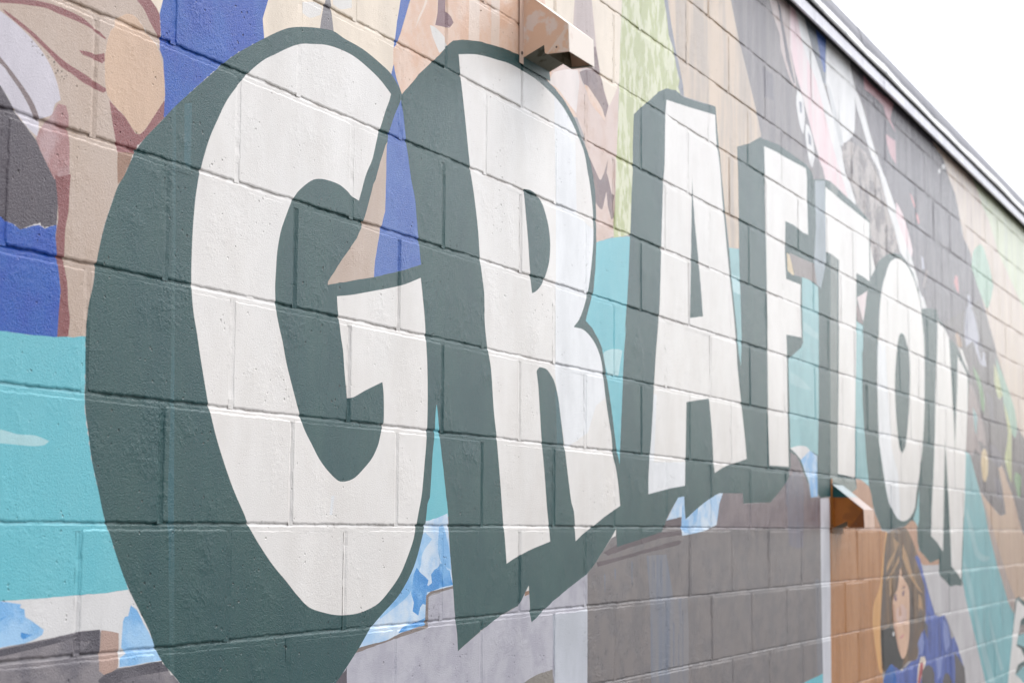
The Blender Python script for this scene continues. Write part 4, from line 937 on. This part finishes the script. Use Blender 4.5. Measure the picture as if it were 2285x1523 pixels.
# white edging: short rounded lengths butted end to end
x = xl; seg = 0.345
prof0 = []
for i in range(10):
    t = math.pi * (1.32 - 1.62 * i / 9)
    prof0.append((-0.040 + 0.019 * math.cos(t) * 1.0, 1.181 + 0.024 * math.sin(t)))
prof0 = [(-0.022, 1.1605)] + [(-0.0505 + 0.013 * (i / 9) ** 1.6 + (0.006 if i == 0 else 0), 1.1605 + 0.0455 * i / 9) for i in range(10)] + [(-0.022, 1.206)]
r = random.Random(5); dz = dy = 0.0
while x < xr:
    b = min(x + seg + r.uniform(-0.012, 0.012), xr)
    dz2, dy2 = r.uniform(-0.003, 0.003), r.uniform(-0.004, 0.003)
    v, f = prism([(y, ZR + z) for y, z in prof0], x + 0.004, b - 0.004, dz, dz2, dy, dy2)
    rel(link_mesh('edging_strip', v, f, M_STRIP, roof))
    vj, fj_ = prism([(y * 0.93, ZR + 1.183 + (z - 1.183) * 0.9) for y, z in prof0], b - 0.005, b + 0.005, dz2, dz2, dy2, dy2)
    rel(link_mesh('strip_joint', vj, fj_, M_FLASH, roof))
    dz, dy = dz2, dy2; x = b
# sloped cap flashing panels with lapped seams
fj = [xl, -1.2, 1.85, 4.93, 7.98, 11.0, xr]
k = 0
for a, b in zip(fj[:-1], fj[1:]):
    s = 0.0 if k % 2 == 0 else 0.002
    prof = [(-0.038 - s, ZR + 1.2035), (-0.034 - s, ZR + 1.232), (-0.018 - s, ZR + 1.278), (0.0, ZR + 1.2800), (0.20, ZR + 1.282), (0.20, ZR + 1.20), (-0.01, ZR + 1.20)]
    v, f = prism(prof, a, b + 0.03, rng.uniform(-.0015, .0015), rng.uniform(-.0015, .0015))
    rel(link_mesh('cap_flashing', v, f, M_FLASH, roof)); k += 1
# roof deck behind the edge
v, f = box(xl, xr, 0.2, 8.0, ZR + 1.05, ZR + 1.262)
rel(link_mesh('roof_deck', v, f, M_MEMBRANE, roof))

# ------------------------------------------------------------------ sheet-metal wall hoods
def poly_plate(pts, nrm, t):
    """thin plate from a planar outline, thickness t along nrm"""
    n = len(pts); nv = Vector(nrm) * t
    v = [tuple(Vector(p)) for p in pts] + [tuple(Vector(p) + nv) for p in pts]
    f = [tuple(range(n)), tuple(range(2 * n - 1, n - 1, -1))] + [(i, n + i, n + (i + 1) % n, (i + 1) % n) for i in range(n)]
    return v, [tuple(reversed(q)) for q in f]
W = 0.157; T = 0.0016
def hood(loc, label, mats, split=None):
    root = empty('wall_hood', loc)
    tag(root, label, 'wall hood', 'sheet metal hoods fixed to the wall')
    # side profile (y, z): wall, underside, notch, open mouth, front, sloping top
    prof = [(-0.003, 0.002), (-0.058, 0.027), (-0.060, 0.006), (-0.066, 0.003), (-0.124, 0.003), (-0.121, 0.071), (-0.003, 0.166)]
    for nm, x, nx in (('side_panel', 0.0, 1), ('side_panel', W - T, 1)):
        if split:
            lo = [(-0.003, 0.002), (-0.058, 0.027), (-0.060, 0.006), (-0.066, 0.003), (-0.124, 0.003), (-0.121, 0.071), (-0.003 - (0.166 - split) * 1.2421, split), (-0.003, split)]
            hi = [(-0.003, split + .0002), (-0.003 - (0.166 - split) * 1.2421, split + .0002), (-0.003, 0.166)]
            v, f = poly_plate([(x, y, z) for y, z in lo], (1, 0, 0), T); s1 = link_mesh(nm, v, f, mats['side'], root)
            v, f = poly_plate([(x, y, z) for y, z in hi], (1, 0, 0), T); link_mesh('painted_patch', v, f, mats['side_top'], s1)
        else:
            v, f = poly_plate([(x, y, z) for y, z in prof], (1, 0, 0), T); link_mesh(nm, v, f, mats['side'], root)
    # triangular lapped cap on the near side
    v, f = poly_plate([(-0.0012, -0.0665, 0.0035), (-0.0012, -0.1245, 0.0035), (-0.0012, -0.1215, 0.0705)], (-1, 0, 0), 0.0012)
    link_mesh('lapped_corner', v, f, mats['cap'], root)
    # front, sloping top, underside, inner baffle
    def plate4(nm, a, b, m, inset=0.0012):
        (y0, z0), (y1, z1) = a, b
        d = Vector((0, z1 - z0, -(y1 - y0))).normalized()
        v, f = poly_plate([(inset, y0, z0), (W - inset, y0, z0), (W - inset, y1, z1), (inset, y1, z1)], d, T)
        return link_mesh(nm, v, f, m, root)
    plate4('front_panel', (-0.1255, 0.003), (-0.1225, 0.072), mats['front'], -0.0006)
    if 'top_lo' in mats:
        plate4('top_panel', (-0.0615, 0.121), (-0.003, 0.168), mats['top_hi'], -0.0006)
        plate4('top_panel', (-0.1225, 0.072), (-0.0620, 0.1206), mats['top_lo'], -0.0006)
    else:
        plate4('top_panel', (-0.1225, 0.072), (-0.003, 0.168), mats['front'], -0.0006)
    plate4('underside_panel', (-0.003, 0.003), (-0.057, 0.0275), mats['under'])
    plate4('inner_baffle', (-0.0655, 0.0035), (-0.0590, 0.060), mats['under'])
    v, f = poly_plate([(W - 0.012, -0.066, 0.0035), (W - 0.012, -0.122, 0.0035), (W - 0.002, -0.122, 0.0035), (W - 0.002, -0.066, 0.0035)], (0, 0, 1), T)
    link_mesh('mouth_lip', v, f, mats['under'], root)
    # wall flanges and screws
    v, f = poly_plate([(-0.022, -0.0015, -0.016), (0.0, -0.0015, -0.016), (0.0, -0.0015, 0.190), (-0.022, -0.0015, 0.190)], (0, -1, 0), T)
    link_mesh('side_flange', v, f, mats['flange'], root)
    v, f = poly_plate([(0.0005, -0.0015, -0.019), (W + 0.006, -0.0015, -0.019), (W, -0.0015, 0.003), (0.0005, -0.0015, 0.003)], (0, -1, 0), T)
    link_mesh('lower_flange', v, f, mats['lower'], root)
    for sx, sy, sz, ax in ((-0.011, -0.0035, 0.010, 'y'), (-0.011, -0.0035, 0.168, 'y'), (-0.0022, -0.092, 0.017, 'x')):
        n = 10; vv = []; R_ = 0.0042 if ax == 'y' else 0.0022
        for h, rr in ((0, R_), (0.0014, R_), (0.0026, R_ * 0.55)):
            for i in range(n):
                t = 2 * math.pi * i / n
                vv.append((sx + rr * math.cos(t), sy - h, sz + rr * math.sin(t)) if ax == 'y' else (sx - h, sy + rr * math.cos(t), sz + rr * math.sin(t)))
        ff = [(a * n + i, a * n + (i + 1) % n, (a + 1) * n + (i + 1) % n, (a + 1) * n + i) for a in (0, 1) for i in range(n)] + [tuple(range(2 * n, 3 * n))]
        link_mesh('screw', vv, ff, M_SCREW, root)
    return root
M_SCREW = metal_material('screw_steel', (110, 100, 95), 0.4, 0.6)
m_under = metal_material('primer_underside', (122, 120, 106), 0.6, 0.0, (84, 80, 58), 22)
M1 = dict(side=metal_material('hood_peach_brushed', (246, 208, 180), 0.42, 0.0, (246, 228, 216), 26),
          cap=metal_material('hood_peach_worn', (246, 224, 208), 0.42, 0.0, (244, 204, 172), 30),
          front=metal_material('hood_cream', (238, 226, 214), 0.42, 0.0, (228, 210, 196), 9, lo=0.58, hi=0.66),
          under=m_under, flange=metal_material('hood_flange_peach', (228, 200, 182), 0.45),
          lower=metal_material('hood_flange_green', (84, 106, 104), 0.5))
m_or = metal_material('hood_orange', (176, 108, 50), 0.42, 0.0, (156, 96, 47), 18)
M2 = dict(side=m_or, side_top=metal_material('hood_deep_teal', (48, 94, 95), 0.45), cap=metal_material('hood_brown', (140, 86, 44), 0.42),
          front=metal_material('hood_pink', (212, 182, 164), 0.42), under=m_under, top_hi=metal_material('hood_mist', (150, 164, 167), 0.42),
          top_lo=metal_material('hood_blush', (176, 158, 150), 0.42), flange=metal_material('hood_flange_brown', (158, 104, 58), 0.45), lower=metal_material('hood_lower_tan', (150, 112, 80), 0.5))
hood((1.628, -0.0005, BED0 + 0.3297), 'peach painted sheet metal hood above the white letter R', M1)
hood((4.490, -0.0005, BED0 - 0.8080), 'orange and teal painted sheet metal hood below the white letter T', M2, split=0.118)

scene.render.resolution_x = 1024; scene.render.resolution_y = 682
